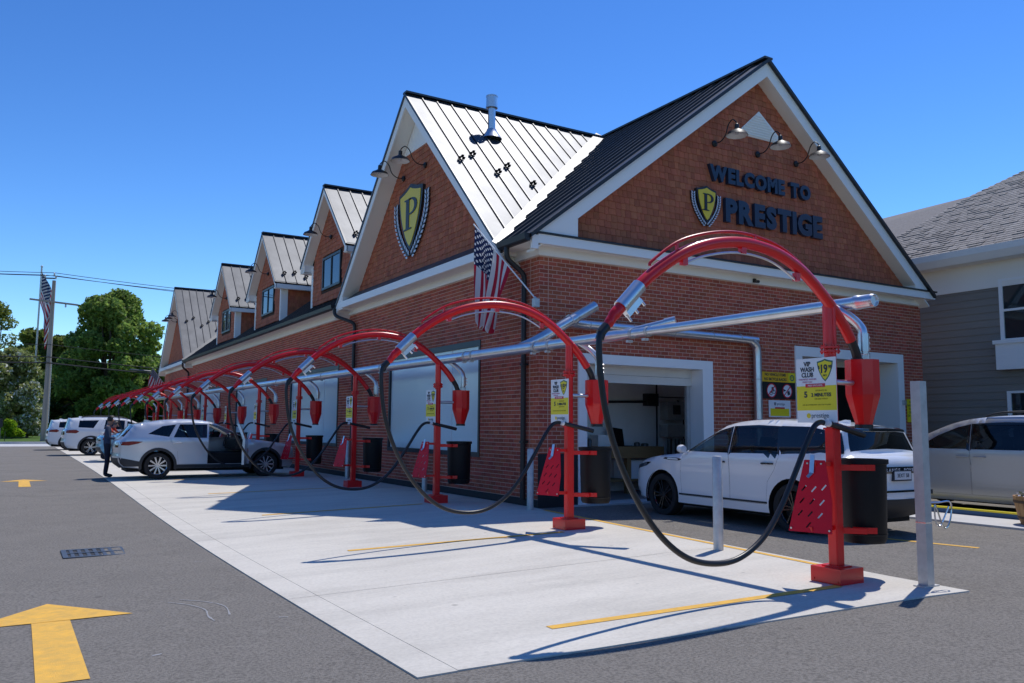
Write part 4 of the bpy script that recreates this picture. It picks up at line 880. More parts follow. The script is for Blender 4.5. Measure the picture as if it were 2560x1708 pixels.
    q = MB(); q.box(-.100,-.056,-.03,.03,2.12,2.15); q.box(-.100,-.056,-.03,.03,1.66,1.69); P('sign_bracket', q, M['red_paint'])
    # mat rack: slotted plate on two arms
    o0 = Vector((-.20,.06,0)); d = Vector((.30,-.954,0)); n_ = Vector((-.954,-.30,0))
    def pp(a, z):      # a along plate, z height; lower part swings out
        f = (1.20-z)/.72; return o0+d*a+n_*(.02+.17*f)+Vector((0,0,z))
    xs = [(-.105,1.20),(.105,1.20),(.20,.80),(.215,.50),(-.215,.50),(-.17,.80)]
    from mathutils.geometry import delaunay_2d_cdt as cdt
    vs2 = [Vector(p) for p in xs]; ed = [(i,(i+1)%6) for i in range(6)]; fc = []
    slots = [(-.09,.92),(.01,.915),(.11,.935),(-.10,.80),(0,.795),(.10,.79),(-.11,.68),(-.01,.675),(.09,.665),(-.02,.57)]
    for a, z in slots:
        b = len(vs2); th = .9; dx, dz = math.cos(th)*.034, math.sin(th)*.034; px, pz = -math.sin(th)*.008, math.cos(th)*.008
        vs2 += [Vector((a-dx-px,z-dz-pz)),Vector((a+dx-px,z+dz-pz)),Vector((a+dx+px,z+dz+pz)),Vector((a-dx+px,z-dz+pz))]; ed += [(b+i,b+(i+1)%4) for i in range(4)]
    V, E_, F_, *_ = cdt(vs2, ed, [], 0, 1e-5)
    def inslot(f):
        cx, cz = sum(V[i].x for i in f)/3, sum(V[i].y for i in f)/3
        return any(abs((cx-a)*math.cos(.9)+(cz-z)*math.sin(.9)) < .034 and abs(-(cx-a)*math.sin(.9)+(cz-z)*math.cos(.9)) < .008 for a, z in slots)
    F_ = [f for f in F_ if not inslot(f)]
    q = MB(); k_ = len(V); q.add([pp(p.x,p.y) for p in V]+[pp(p.x,p.y)+n_*-.006 for p in V], [tuple(f) for f in F_]+[tuple(i+k_ for i in f[::-1]) for f in F_])
    P('mat_rack_plate', q, M['red_plate'])
    q = MB()
    for a, z in ((-.07,1.165),(.07,1.165),(-.19,.53),(.19,.53)): c0 = pp(a,z); q = MB(); q.tube([c0,c0+n_*.008], .010, 8); P('bolt', q, M['galv'])
    q = MB(); q.bar(pp(-.02,1.25)+n_*.01, pp(-.02,1.07)+n_*.01, .045, .006, n_); q.bar(pp(-.02,1.07)+n_*.01, pp(-.05,1.03)+n_*.03, .03, .006, n_)
    P('mat_clip', q, M['galv'])
    q = MB(); q.bar((-.03,0,1.16), pp(0,1.16), .05, .045); q.bar((-.03,0,.53), pp(0,.53), .05, .045); P('rack_arm', q, M['red_paint'])
    # bin holder arms
    q = MB()
    for z in (1.125, .50):
        q = MB()
        q.box(.04,.16,-.05,-.005,z-.03,z+.03); q.box(.16,.42,-.325,-.29,z-.035,z+.035) if False else None
        q.bar((.05,-.03,z),(.22,-.20,z), .03, .055); pts = [(.46+.265*math.cos(a), .02+.265*math.sin(a), z) for a in [math.radians(d_) for d_ in range(-165,-105,10)]]; 
        for i in range(len(pts)-1): q.bar(pts[i], pts[i+1], .012, .06)
        P('bin_bracket', q, M['red_paint'])
    return t
def bin_proto():
    t = thing('trash_bin', 'x', 'trash bin')
    q = MB(); q.lathe([(0,.36),(.205,.36),(.225,.40),(.243,1.15),(.243,1.17)], (0,0,0), 'Z', 32); part('body', q, M['bin_black'], t, world=False)
    q = MB(); q.lathe([(.243,1.15),(.262,1.16),(.262,1.205),(.232,1.205),(.232,1.12)], (0,0,0), 'Z', 32); part('rim', q, M['bin_black'], t, world=False)
    q = MB(); q.lathe([(.236,.45),(.20,.42),(0,.42)], (0,0,0), 'Z', 24); part('liner', q, M['inner_dark'], t, world=False)
    return t
ST, BP = station(), bin_proto()
where = ['nearest the camera beside the square steel post', 'at the brick corner in front of the open bay door', 'in front of the first big window', 'beside the second downspout with the second window behind',
         'at the front of the silver SUV with the open door', 'just beyond the hood of the silver SUV', 'sixth bay beyond the silver SUV roof', 'in line with the blue car', 'first one beyond the blue car', 'above the white SUV roof', 'second from the far end of the row', 'at the far end of the row against the trees']
sp = [(7.13,5.58),(7.22,10.38)]+[(7.28,5.58+4.75*i) for i in range(2,12)]
for i, (x, y) in enumerate(sp):
    lb = f'red arched vacuum station {where[i]}'
    o = ST if i == 0 else dup(ST, (x,y,0), lb)
    o.location = (x, y, gz(x,y)); o['label'] = lb; o['group'] = 'red vacuum stations along the slab'; o.rotation_euler = (0,0,R([0,-1.5,-2.5,-2,-3,-4,-5,-5,-4,-4,-4,-4][i]))
    if i: o.scale = (1.02,1.0,1.0)
    if i < 8:
        bl = 'black trash bin '+['on the station nearest the camera','at the brick corner by the bay door','under the right part of the first big window','beside the second downspout','behind the hood of the silver SUV','hidden beyond the silver SUV hood','behind the silver SUV roof','beyond the silver SUV, farthest in view'][i]
        b = BP if i == 0 else dup(BP, (x+.5,y,0), bl)
        b.location = (x+.46+(.05 if i else 0), y+.02, gz(x,y)); b['label'] = bl; b['group'] = 'black trash bins on the vacuum stations'
# ---- overhead suction pipe
t = thing('suction_pipe', 'long shiny galvanised pipe running overhead along the red vacuum stations', 'pipe', (7.62,5.4,2.85)); px_, pz_ = 7.62, 2.85
q = MB(); q.tube([(px_,5.62,pz_),(px_,9.5,pz_+.017),(px_,9.7,pz_+.018),(px_,11.9,pz_+.028),(px_,12.2,pz_+.029),(px_,62,pz_+.25)], [.066,.066,.084,.084,.098,.098], 24); part('main_pipe', q, M['galv'], t)
q = MB(); q.lathe([(.066,0),(.072,.0),(.072,.14),(.078,.15),(.078,.2),(.066,.2)], (px_,5.42,pz_-.001), 'Y', 28); q.lathe([(0,-.012),(.05,-.012),(.058,-.03),(.064,-.03),(.072,.0)], (px_,5.42,pz_-.001), 'Y', 28); part('end_cap', q, M['galv'], t)
for y in (9.0, 9.35, 11.5, 11.95, 14.2, 14.5, 18.6, 18.9, 23.4, 28.2, 33.0):
    zz = pz_+.25*(y-5.6)/56.4; q = MB(); q.tube([(px_,y-.03,zz),(px_,y+.03,zz)], .074 if y < 9.4 else .092 if y < 11.8 else .106, 24); q.box(px_-.10,px_-.02,y-.03,y+.03,zz-.135,zz-.10); part('pipe_clamp', q, M['galv_flat'], t)
q = MB(); q.tube([(px_,9.75,pz_+.03),(px_+.22,9.45,pz_+.10),(px_+.52,9.10,pz_+.20)], .06, 16); q.tube([(px_+.46,9.17,pz_+.18),(px_+.56,9.05,pz_+.213)], .072, 16); part('cleanout_stub', q, M['galv'], t)
q = MB(); q.tube(catmull([(px_+.02,12.6,pz_+.03),(px_+.30,12.36,pz_+.20),(px_+.75,12.28,pz_+.48),(px_+1.22,12.30,pz_+.74)], 5), .098, 20); q.tube([(px_+.95,12.28,pz_+.585),(px_+1.05,12.28,pz_+.64)], .108, 20); q.tube([(px_+1.1,12.29,pz_+.67),(px_+1.50,12.28,pz_+.90)], .098, 20); part('branch_pipe', q, M['galv'], t)
q = MB(); q.tube([(8.75,12.55,3.50),(8.95,12.95,3.52),(9.2,13.12,3.525),(9.5,13.14,3.525)], .098, 20); q.tube(catmull([(9.5,13.14,3.525),(13.9,13.14,3.50),(14.12,13.14,3.47),(14.27,13.14,3.35),(14.30,13.14,3.15)], 6), .092, 20); q.tube([(14.30,13.14,3.18),(14.30,13.14,.1)], .092, 20); part('wall_duct', q, M['galv'], t)
for x in (9.6, 10.7, 11.8, 12.9, 13.75): q = MB(); q.tube([(x-.012,13.14,3.515),(x+.012,13.14,3.515)], .0965, 20); q.box(x-.02,x+.02,13.2,BY-.01,3.43,3.46); part('pipe_clamp', q, M['galv_flat'], t)
for z in (2.6, 1.7): q = MB(); q.tube([(14.30,13.14,z),(14.30,13.14,z+.03)], .0965, 20); q.box(14.28,14.40,13.2,BY-.01,z-.02,z+.02); part('pipe_clamp', q, M['galv_flat'], t)
# ---- bollards, square post
def bollard(x, y, h, r_, label):
    q = MB(); zz = gz(x,y) if x < 7.5 else -.03; q.lathe([(r_,0),(r_,h-.015),(r_-.012,h),(0,h+.004)], (x,y,zz), 'Z', 24); o = solo('bollard', q, M['galv_flat'], label, 'bollard', (x,y,zz), 'grey steel bollards by the building')
bollard(7.63, 7.71, 1.19, .062, 'grey steel bollard standing before the white SUV door'); bollard(8.20, 13.03, 1.14, .062, 'grey steel bollard at the brick building corner by the downspout')
bollard(8.27, 17.76, 1.15, .062, 'grey steel bollard below the first big window'); bollard(8.27, 23.0, 1.15, .062, 'grey steel bollard by the second downspout'); bollard(8.9, 12.75, .16, .05, 'short white pipe stub on the ground by the bay door')
t = thing('square_post', 'tall bare square steel post with a wire hook standing on the slab corner', 'post', (7.70,5.0,0))
q = MB(); q.box(7.648,7.752,4.948,5.052,0,1.99); part('shaft', q, M['galv_flat'], t); q = MB(); q.box(7.58,7.82,4.94,5.06,0,.012); part('base_plate', q, M['galv_flat'], t)
q = MB(); q.box(7.752,7.79,4.95,5.05,.885,.93); part('hook_bracket', q, M['black_metal'], t)
q = MB(); q.tube(catmull([(7.76,4.96,.80),(7.84,4.93,.80),(7.99,4.90,.80),(7.99,4.90,.66),(7.94,4.91,.56),(7.88,4.92,.58),(7.80,4.94,.78),(7.80,4.94,.62),(7.86,4.93,.58),(7.96,4.90,.76)], 6), .008, 8); q.box(7.646,7.754,4.946,5.054,.60,.615); part('wire_hook', q, M['chrome'], t)

# ================================================================ FLAGS
def flag(name, label, pole_a, pole_b, verts_fn, nu, nv, bracket=None, polem='pvc', pr=.014):
    t = thing(name, label, 'flag', pole_a)
    q = MB(); q.tube([pole_a, pole_b], pr, 10); part('pole', q, M[polem], t)
    if bracket: q = MB(); q.tube([pole_a, Vector(pole_a).lerp(Vector(pole_b), .06)], .03, 10); q.box(*bracket); part('bracket', q, M['galv_flat'], t)
    q = MB(); uv = []
    for j in range(nv+1):
        for i in range(nu+1): q.v.append(tuple(verts_fn(i/nu, j/nv))); uv.append((i/nu, j/nv))
    w = nu+1
    for j in range(nv):
        for i in range(nu): q.f.append((j*w+i,j*w+i+1,(j+1)*w+i+1,(j+1)*w+i)); q.m.append(0); q.sm.append(True); q.r.append(.5)
    o = part('cloth', q, M['flag'], t, recalc=False); me = o.data; ul = me.uv_layers.new(name='UVMap')
    ul.data.foreach_set('uv', [c for lp in me.loops for c in uv[lp.vertex_index]])
    return t
A = Vector((8.30,12.93,3.83)); Bp = Vector((7.68,14.40,5.55))
pd = (Bp-A).normalized()
def corner_cloth(u, v):
    # v along the pole (1 at the tip), u hangs down; folds gather under the tip
    top = A.lerp(Bp, .42+.56*v); mid = A.lerp(Bp, .42+.56*.80); g = 1-.62*u**1.15
    p = Vector((mid.x+(top.x-mid.x)*g, mid.y+(top.y-mid.y)*g, top.z+(3.34+.16*v-top.z)*u))
    f = .13*u**.7*math.sin(v*13+u*3)+.06*u*math.sin(v*27+1)
    return p+Vector((-.80,-.35,0))*f+Vector((0,0,.06*math.sin(v*22)*u))
flag('wall_flag', 'striped starred flag hanging from the slanted pole at the brick building corner', A, Bp, corner_cloth, 40, 40, (8.19,8.30,12.90,13.0,3.74,3.90))
A2 = Vector((8.42,58.0,3.9)); B2 = Vector((7.35,57.2,5.1))
def far_cloth(u, v):
    p = A2.lerp(B2, .25+.72*v); return p+Vector((-.30*u,-.55*u,-1.05*u))+Vector((.3,.3,.1))*.22*u*math.sin(v*9+u*4)
flag('wall_flag', 'striped flag on a slanted pole at the far end of the brick building', A2, B2, far_cloth, 16, 16, (8.40,8.52,57.95,58.05,3.8,3.98))
FP = Vector((1.45,95.0,.55)); FT = Vector((1.45,95.0,17.1))
def pole_cloth(u, v):
    z = 16.6-3.1*(1-v)-u*4.7*(1-.15*v); x = 1.53+1.05*math.sin(min(1,u*1.6)*1.4)*(.55+.45*v)+.22*math.sin(u*9+v*5)*u
    return Vector((x, 95-.25*math.sin(v*8+u*6)*u, z))
flag('flagpole', 'tall pale flagpole with a limp striped flag beyond the lawn edge', FP, FT, pole_cloth, 24, 20, None, 'galv_flat', .085)
q = MB(); q.lathe([(0,-.12),(.10,-.08),(.13,0),(.10,.08),(0,.12)], (1.45,95,17.22), 'Z', 12); part('finial', q, M['pvc'], [o for o in bpy.data.objects if o.name == 'flagpole'][0])
# ================================================================ VEHICLES
from mathutils.geometry import delaunay_2d_cdt as cdt2
def arc(cx, cz, r_, a0, a1, n): return [(cx+r_*math.cos(math.radians(a0+(a1-a0)*i/n)), cz+r_*math.sin(math.radians(a0+(a1-a0)*i/n))) for i in range(n+1)]
def build_car(name, label, cat, loc, rz, S, group=None):
    t = thing(name, label, cat, loc, rz, group); P = lambda nm, q, m, par=t, **k: part(nm, q, m, par, world=False, **k)
    ctrl = S['top']; NS = 5
    prof = [(p.x, p.z) for p in catmull([(x,0,z) for x, z in ctrl], NS)]; PA = np.array(prof)
    seg0, seg1 = PA[:-1], PA[1:]; sd_ = seg1-seg0; sl2 = (sd_**2).sum(1)+1e-12
    L2 = S['L']/2; hw = S['hw']; zb = S['belt']; tum = S.get('tum', .30); rf = S.get('rf', .085)
    def wv(pts):
        pts = np.asarray(pts, float); x, z = pts[:,0], pts[:,1]
        fr = np.clip((x-(L2-1.15))/1.15, 0, 1); bk = np.clip((-x-(L2-.95))/.95, 0, 1)
        w = hw*(1-.17*fr**2.4-.11*bk**2.4); zm = .66
        w = w*(1-.05*np.clip((zm-z)/zm, 0, 1)**1.8); w = w-.012*np.clip(1-np.abs(z-(zb-.10))/.10, 0, 1)*0
        up = np.clip(z-zb, 0, None); w = w-np.where(up > 0, tum*up+.16*up**2+.012*np.clip(up/.03,0,1), 0)
        w = w-.03*np.clip((zb-.06-z)/.25,0,1)*np.clip((z-.42)/.25,0,1)*0.4
        tt = (((pts[:,None,:]-seg0[None])*sd_[None]).sum(2)/sl2[None]).clip(0, 1)
        d = np.sqrt(((seg0[None]+sd_[None]*tt[:,:,None]-pts[:,None,:])**2).sum(2)).min(1)
        k = np.clip(1-d/rf, 0, 1); return w-rf*(1-np.sqrt(1-k**2+1e-12))
    def panel(poly, holes=(), step=.13):
        vs = [Vector(p) for p in poly]; ed = [(i,(i+1)%len(poly)) for i in range(len(poly))]
        for h in holes:
            b = len(vs); vs += [Vector(p) for p in h]; ed += [(b+i, b+(i+1)%len(h)) for i in range(len(h))]
        x0 = min(p[0] for p in poly); x1 = max(p[0] for p in poly); z0 = min(p[1] for p in poly); z1 = max(p[1] for p in poly)
        xx = x0+step*.5
        while xx < x1:
            zz = z0+step*.4
            while zz < z1: vs.append(Vector((xx, zz))); zz += step*.7
            xx += step
        V, E_, F, *_ = cdt2(vs, ed, [], 0, 1e-5); loops = [np.array(poly)]+[np.array(h) for h in holes]
        C = np.array([[sum(V[i].x for i in f)/3, sum(V[i].y for i in f)/3] for f in F])
        def ins(L):
            a, b = L, np.roll(L, -1, 0); c = (a[None,:,1] > C[:,None,1]) != (b[None,:,1] > C[:,None,1]); dy = np.where(np.abs(b[:,1]-a[:,1]) < 1e-12, 1e-12, b[:,1]-a[:,1])
            xi = a[None,:,0]+(C[:,None,1]-a[None,:,1])*((b[:,0]-a[:,0])/dy)[None]; return ((c & (C[:,None,0] < xi)).sum(1) % 2) == 1
        ok = ins(loops[0])
        for h in loops[1:]: ok &= ~ins(h)
        return [(v.x, v.y) for v in V], [tuple(f) for f, k in zip(F, ok) if k]
    def side(poly, holes=(), off=0.0, step=.13, sides=(1,-1), thick=0.0, ypiv=None):
        V, F = panel(poly, holes, step); w = wv(V)+off; q = MB()
        for s in sides:
            q.add([(V[i][0], s*w[i], V[i][1]) for i in range(len(V))], F, 0, True)
            if thick: q.add([(V[i][0], s*(w[i]-thick), V[i][1]) for i in range(len(V))], F, 0, True)
        return q
    def dens(poly, step=.12):
        o = []
        for i in range(len(poly)):
            a, b = poly[i], poly[(i+1)%len(poly)]; n = max(1, int(math.hypot(b[0]-a[0], b[1]-a[1])/step)); o += [(a[0]+(b[0]-a[0])*j/n, a[1]+(b[1]-a[1])*j/n) for j in range(n)]
        return o
    def grow(poly, g): 
        c = (sum(p[0] for p in poly)/len(poly), sum(p[1] for p in poly)/len(poly)); return [(p[0]+(p[0]-c[0])/max(.01,math.hypot(p[0]-c[0],p[1]-c[1]))*g, p[1]+(p[1]-c[1])/max(.01,math.hypot(p[0]-c[0],p[1]-c[1]))*g) for p in poly]
    xf, xr = S['ax']; Rw = S['R']; ar = S.get('ar', Rw+.065); zs = S.get('sill', .25); zc = Rw
    dz = zs-zc; da = math.degrees(math.asin(max(-1, min(1, dz/ar))))
    bot = [(prof[-1][0], max(prof[-1][1], zs))] if prof[-1][1] > zs+.01 else []
    outline = list(prof)+bot+arc(xr, zc, ar, 180-da, da, 18)+dens([(xr+ar*math.cos(math.radians(da))+.02, zs),(xf-ar*math.cos(math.radians(da))-.02, zs)], .15)[:-1 or None][:int((xf-xr-2*ar)/.15)+1]+arc(xf, zc, ar, 180-da, da, 18)
    doors = [dens(d) for d in S.get('doors', [])]; wins = [dens(w) for w in S.get('wins', [])]
    holes = [grow(d, .004) for d in doors]; win_in_door = S.get('wd', [])
    for i, w in enumerate(wins):
        if i not in win_in_door or not doors: holes.append(w)
    V, F = panel(outline, holes); wV = wv(V); q = MB()
    for s in (1, -1): q.add([(V[i][0], s*wV[i], V[i][1]) for i in range(len(V))], F, 0, True)
    # strip across the car
    SS = [-1,-.93,-.8,-.5,0,.5,.8,.93,1]; wp = wv(prof)
    nrm = []
    for i in range(len(prof)):
        d = PA[min(i+1,len(prof)-1)]-PA[max(i-1,0)]; d = d/np.linalg.norm(d); nrm.append((d[1], -d[0]))
    # outward normal: profile runs front -> rear over the top
    nrm = [(-n[0], -n[1]) if (n[1]*1.0 < -.2 and prof[i][1] > .9) else n for i, n in enumerate(nrm)]
    nrm = [((n[0] if (n[0] >= 0) == (prof[i][0] >= 0) or abs(n[0]) < .75 else -n[0]), n[1]) for i, n in enumerate(nrm)]
    def crown(n): return .022+.085*n[0]**2
    def Ps(k, s, off=0.0):
        f = k*NS; i = int(max(0, min(len(prof)-2, math.floor(f)))); u = f-i
        a = PA[i]*(1-u)+PA[i+1]*u; w = wp[i]*(1-u)+wp[i+1]*u; n = np.array(nrm[i])*(1-u)+np.array(nrm[i+1])*u; n = n/(np.linalg.norm(n)+1e-9)
        c = crown(n)*(1-s*s)+off; return (a[0]+n[0]*c, s*w, a[1]+n[1]*c)
    b = len(q.v)
    for i in range(len(prof)):
        for s in SS: q.v.append(Ps(i/NS, s))
    ws, rg = S['ws'], S['rg']; gl_f, gl_r = [], []
    for i in range(len(prof)-1):
        for j in range(8):
            f = (b+i*9+j, b+i*9+j+1, b+(i+1)*9+j+1, b+(i+1)*9+j); k = (i+.5)/NS
            if ws[0] < k < ws[1] and 1 <= j <= 6: gl_f.append((i, j)); continue
            if rg[0] < k < rg[1] and 1 <= j <= 6: gl_r.append((i, j)); continue
            q.f.append(f); q.m.append(0); q.sm.append(True); q.r.append(.5)
    me = q.data('body', S['paint'], recalc=False); bm = bmesh.new(); bm.from_mesh(me); bmesh.ops.remove_doubles(bm, verts=bm.verts, dist=2e-4); bmesh.ops.recalc_face_normals(bm, faces=bm.faces)
    for f in bm.faces: f.smooth = True
    bm.to_mesh(me); bm.free(); me.set_sharp_from_angle(angle=R(42)); body = link('body', me, t)
    def strip_patch(nm, k0, k1, s0, s1, off, m, par=t, nk=6, ns=8):
        q = MB(); 
        for i in range(nk+1):
            for j in range(ns+1): q.v.append(Ps(k0+(k1-k0)*i/nk, s0+(s1-s0)*j/ns, off))
        for i in range(nk):
            for j in range(ns): a = i*(ns+1)+j; q.f.append((a,a+1,a+ns+2,a+ns+1)); q.m.append(0); q.sm.append(True); q.r.append(.5)
        return P(nm, q, m, par, recalc=False)
    strip_patch('windshield', ws[0], ws[1], -.93, .93, -.008, S.get('wsglass', M['auto_glass'])); strip_patch('rear_window', rg[0], rg[1], -.93, .93, -.006, S.get('rglass', M['dark_glass']))
    # doors, windows
    upm = S.get('frame_mat')
    open_door = S.get('open')
    for di, d in enumerate(doors):
        wi = [wins[i] for i in win_in_door if S['wmap'][i] == di] if doors else []
        Vd, Fd = panel(d, wi); wd = wv(Vd)
        for s in (1, -1):
            q = MB(); pts = [(Vd[i][0], s*wd[i], Vd[i][1]) for i in range(len(Vd))]; is_open = open_door and open_door[0] == di and open_door[1] == s
            mi = [1 if (upm and sum(Vd[i][1] for i in f)/len(f) > zb+.012) else 0 for f in Fd]
            for f, m_ in zip(Fd, mi): q.f.append(f); q.m.append(m_); q.sm.append(True); q.r.append(.5)
            q.v = list(pts); gls = []
            for w in wi: Vg, Fg = panel(w); wg = wv(Vg)-.012; gls.append(([(Vg[i][0], s*wg[i], Vg[i][1]) for i in range(len(Vg))], Fg))
            if is_open:
                n0 = len(q.v); q.v += [(p[0], p[1]-s*.07, p[2]) for p in pts]
                for f in Fd: q.f.append(tuple(i+n0 for i in f)); q.m.append(2); q.sm.append(True); q.r.append(.5)
                k = len(d)
                for i in range(k): q.f.append((i, (i+1)%k, (i+1)%k+n0, i+n0)); q.m.append(0); q.sm.append(False); q.r.append(.5)
                hx = max(p[0] for p in d)-.02; hy = s*(hw-.02); a = math.radians(open_door[2])*s
                def rot(p): dx, dy = p[0]-hx, p[1]-hy; ca, sa = math.cos(-a), math.sin(-a); return (hx+dx*ca-dy*sa, hy+dx*sa+dy*ca, p[2])
                q.v = [rot(p) for p in q.v]; gls = [([rot(p) for p in g_[0]], g_[1]) for g_ in gls]
            dr = P('door', q, [S['paint'], upm or S['paint'], M['clad']], recalc=False)
            for g_ in gls: q = MB(); q.add(g_[0], g_[1], 0, True); P('window', q, S.get('sglass', [M['auto_glass']]*9)[di], dr, recalc=False)
            hx, hz = S['handles'][di]; q = MB(); wy = float(wv([(hx, hz)])[0]); q.tube(catmull([(hx+.11,s*(wy+.004),hz),(hx+.08,s*(wy+.035),hz+.004),(hx-.08,s*(wy+.037),hz+.006),(hx-.11,s*(wy+.004),hz+.004)],3), .014, 8)
            if not is_open: P('handle', q, S.get('handle_mat', S['paint']), dr)
    for i, w in enumerate(wins):
        if i in win_in_door and doors: continue
        for s in (1, -1): P('side_window', side(w, (), -.008, .13, (s,)), S.get('qglass', M['dark_glass']))
    for nm, poly, off, m in S.get('side_patches', []):
        for s in (1, -1): P(nm, side(dens(poly, .08), (), off, .10, (s,)), m)
    for nm, k0, k1, s0, s1, off, m in S.get('strip_patches', []): strip_patch(nm, k0, k1, s0, s1, off, m)
    if S.get('clad'):
        q = MB()
        for xa in (xf, xr):
            rg_ = arc(xa, zc, ar-.004, 180-da, da, 20)+arc(xa, zc, ar+S['clad'], da-6, 186-da, 20); Vc, Fc = panel(rg_, (), .2); w_ = wv(Vc)+.012
            for s in (1, -1): q = MB(); q.add([(Vc[i][0], s*w_[i], Vc[i][1]) for i in range(len(Vc))], Fc, 0, True); P('arch_cladding', q, M['clad'])
    sl0, sl1 = xr+ar+.02, xf-ar-.02
    for z0, z1, m in S.get('sills', []): [P('sill_trim', side(dens([(sl0,z0),(sl1,z0),(sl1,z1),(sl0,z1)], .2), (), .006, .2, (s,)), m) for s in (1, -1)]
    # underbody, cabin
    q = MB(); q.box(-L2+.25, L2-.3, -hw+.30, hw-.30, .20, zb-.42); 
    q.box(xr+ar+.03, xf-ar-.03, -hw+.06, hw-.06, zs-.02, zs+.03)
    for xa in (xf, xr):
        for s in (1, -1):
            A0 = arc(xa, zc, ar+.01, 200, -20, 16)
            for i in range(16): a_, b_ = A0[i], A0[i+1]; q.add([(a_[0],s*(hw-.03),a_[1]),(b_[0],s*(hw-.03),b_[1]),(b_[0],s*(hw-.35),b_[1]),(a_[0],s*(hw-.35),a_[1])], [(0,1,2,3)])
    P('underbody', q, M['under'])
    q = MB(); q.box(.72,.98,-hw+.22,hw-.22,zb-.32,zb-.02); q.tube(arcpts(.52, -S.get('drv',-1)*.36*-1, zb-.04, .18), .016, 8, 0, False); P('dashboard', q, M['seat_black'])
    for x in (.02, -.95):
        for y in (-.40, .40):
            q = MB(); q.box(x-.22,x+.28,y-.25,y+.25,.42,.66); q.bar((x-.20,y,.60),(x-.42,y,1.20),.46,.14,(1,0,0)); q.bar((x-.41,y,1.20),(x-.45,y,1.40),.24,.09,(1,0,0)); P('seat', q, M['seat_black'])
    # mirrors
    for s in (1, -1):
        mx, mz = S['mirror']; wy = float(wv([(mx, mz-.06)])[0]); q = MB(); q.lathe([(0,-.05),(.055,-.045),(.072,0),(.065,.04),(0,.05)], (mx, s*(wy+.12), mz), 'X', 14); q.bar((mx,s*(wy-.04),mz-.08),(mx,s*(wy+.10),mz-.04),.05,.04)
        q.v = [(v[0], s*(wy+.14)+(v[1]-s*(wy+.14))*(1.25 if abs(v[1]-s*(wy+.14)) < .1 else 1), v[2]) for v in q.v]; mr = P('mirror', q, S.get('mirror_mat', S['paint']))
    # wheels
    for xa in (xf, xr):
        for s in (1, -1):
            yc = s*(hw-.135); q = MB(); tw = .115
            q.lathe([(Rw*.70,-tw*.9),(Rw*.80,-tw),(Rw*.95,-tw*.97),(Rw*.995,-tw*.7),(Rw,-tw*.3),(Rw,tw*.3),(Rw*.995,tw*.7),(Rw*.95,tw*.97),(Rw*.80,tw),(Rw*.70,tw*.9)], (xa, yc, Rw), 'Y', 36, close=True); wh = P('wheel', q, M['tyre'])
            q = MB(); yo = yc+s*tw*.80; rr = Rw*.71
            q.lathe([(rr,0),(rr*1.0,-s*.012),(rr*.93,-s*.03),(rr*.90,-s*.16)], (xa, yo, Rw), 'Y', 32)
            q.lathe([(0,0.0),(rr*.16,0),(rr*.20,-s*.03)], (xa, yo-s*.012, Rw), 'Y', 16)
            ns = S.get('spokes', 10); dbl = S.get('dbl', .055)
            for k in range(ns):
                for e in (-dbl, dbl):
                    a = 2*math.pi*k/ns; c0 = Vector((xa+math.cos(a+e*2.2)*rr*.15, yo-s*.022, Rw+math.sin(a+e*2.2)*rr*.15)); c1 = Vector((xa+math.cos(a+e)*rr*.94, yo-s*.012, Rw+math.sin(a+e)*rr*.94)); q.bar(c0, c1, .022, .026, (0,s,0))
            P('rim', q, S['rim'], wh); q = MB(); q.lathe([(0,0),(rr*.88,0)], (xa, yo-s*.10, Rw), 'Y', 24); q.lathe([(0,0),(rr*.6,0),(rr*.6,s*.02),(0,s*.02)], (xa, yo-s*.085, Rw), 'Y', 20); P('brake_disc', q, M['under'], wh)
    if S.get('rails'):
        for s in (1, -1):
            x0, x1 = S['rails']; q = MB(); pts = []
            for i in range(13):
                x = x0+(x1-x0)*i/12; zt = float(np.interp(-x, [-p[0] for p in prof], [p[1] for p in prof])); pts.append((x, s*(float(wv([(x, zt-.03)])[0])-.06), zt+.015+.05*min(1, min(i, 12-i)/1.5)))
            q.tube(pts, .018, 8); P('roof_rail', q, M['clad'])
    if S.get('fin'):
        q = MB(); x, z = S['fin']; q.prism([(x+.16,z),(x-.06,z+.06),(x-.12,z+.055),(x-.13,z-.01)], 'XZ', -.03, .03); P('antenna_fin', q, S['paint'])
    t['_'] = 0; del t['_']
    return t, P, Ps, wv
def arcpts(x, y, z, r_): return [(x+.06*math.sin(a)*1.0, y+r_*math.cos(a), z+r_*math.sin(a)) for a in [i*2*math.pi/24 for i in range(25)]]
velar_top = [(2.24,.25),(2.35,.36),(2.40,.56),(2.385,.76),(2.31,.89),(2.08,.975),(1.60,1.055),(1.12,1.10),(.98,1.115),(.55,1.36),(.16,1.575),(-.20,1.655),(-.70,1.68),(-1.25,1.655),(-1.80,1.59),(-2.08,1.54),(-2.11,1.49),(-2.21,1.22),(-2.35,1.13),(-2.40,1.00),(-2.385,.80),(-2.40,.64),(-2.38,.47),(-2.27,.33)]
W = M['car_white']
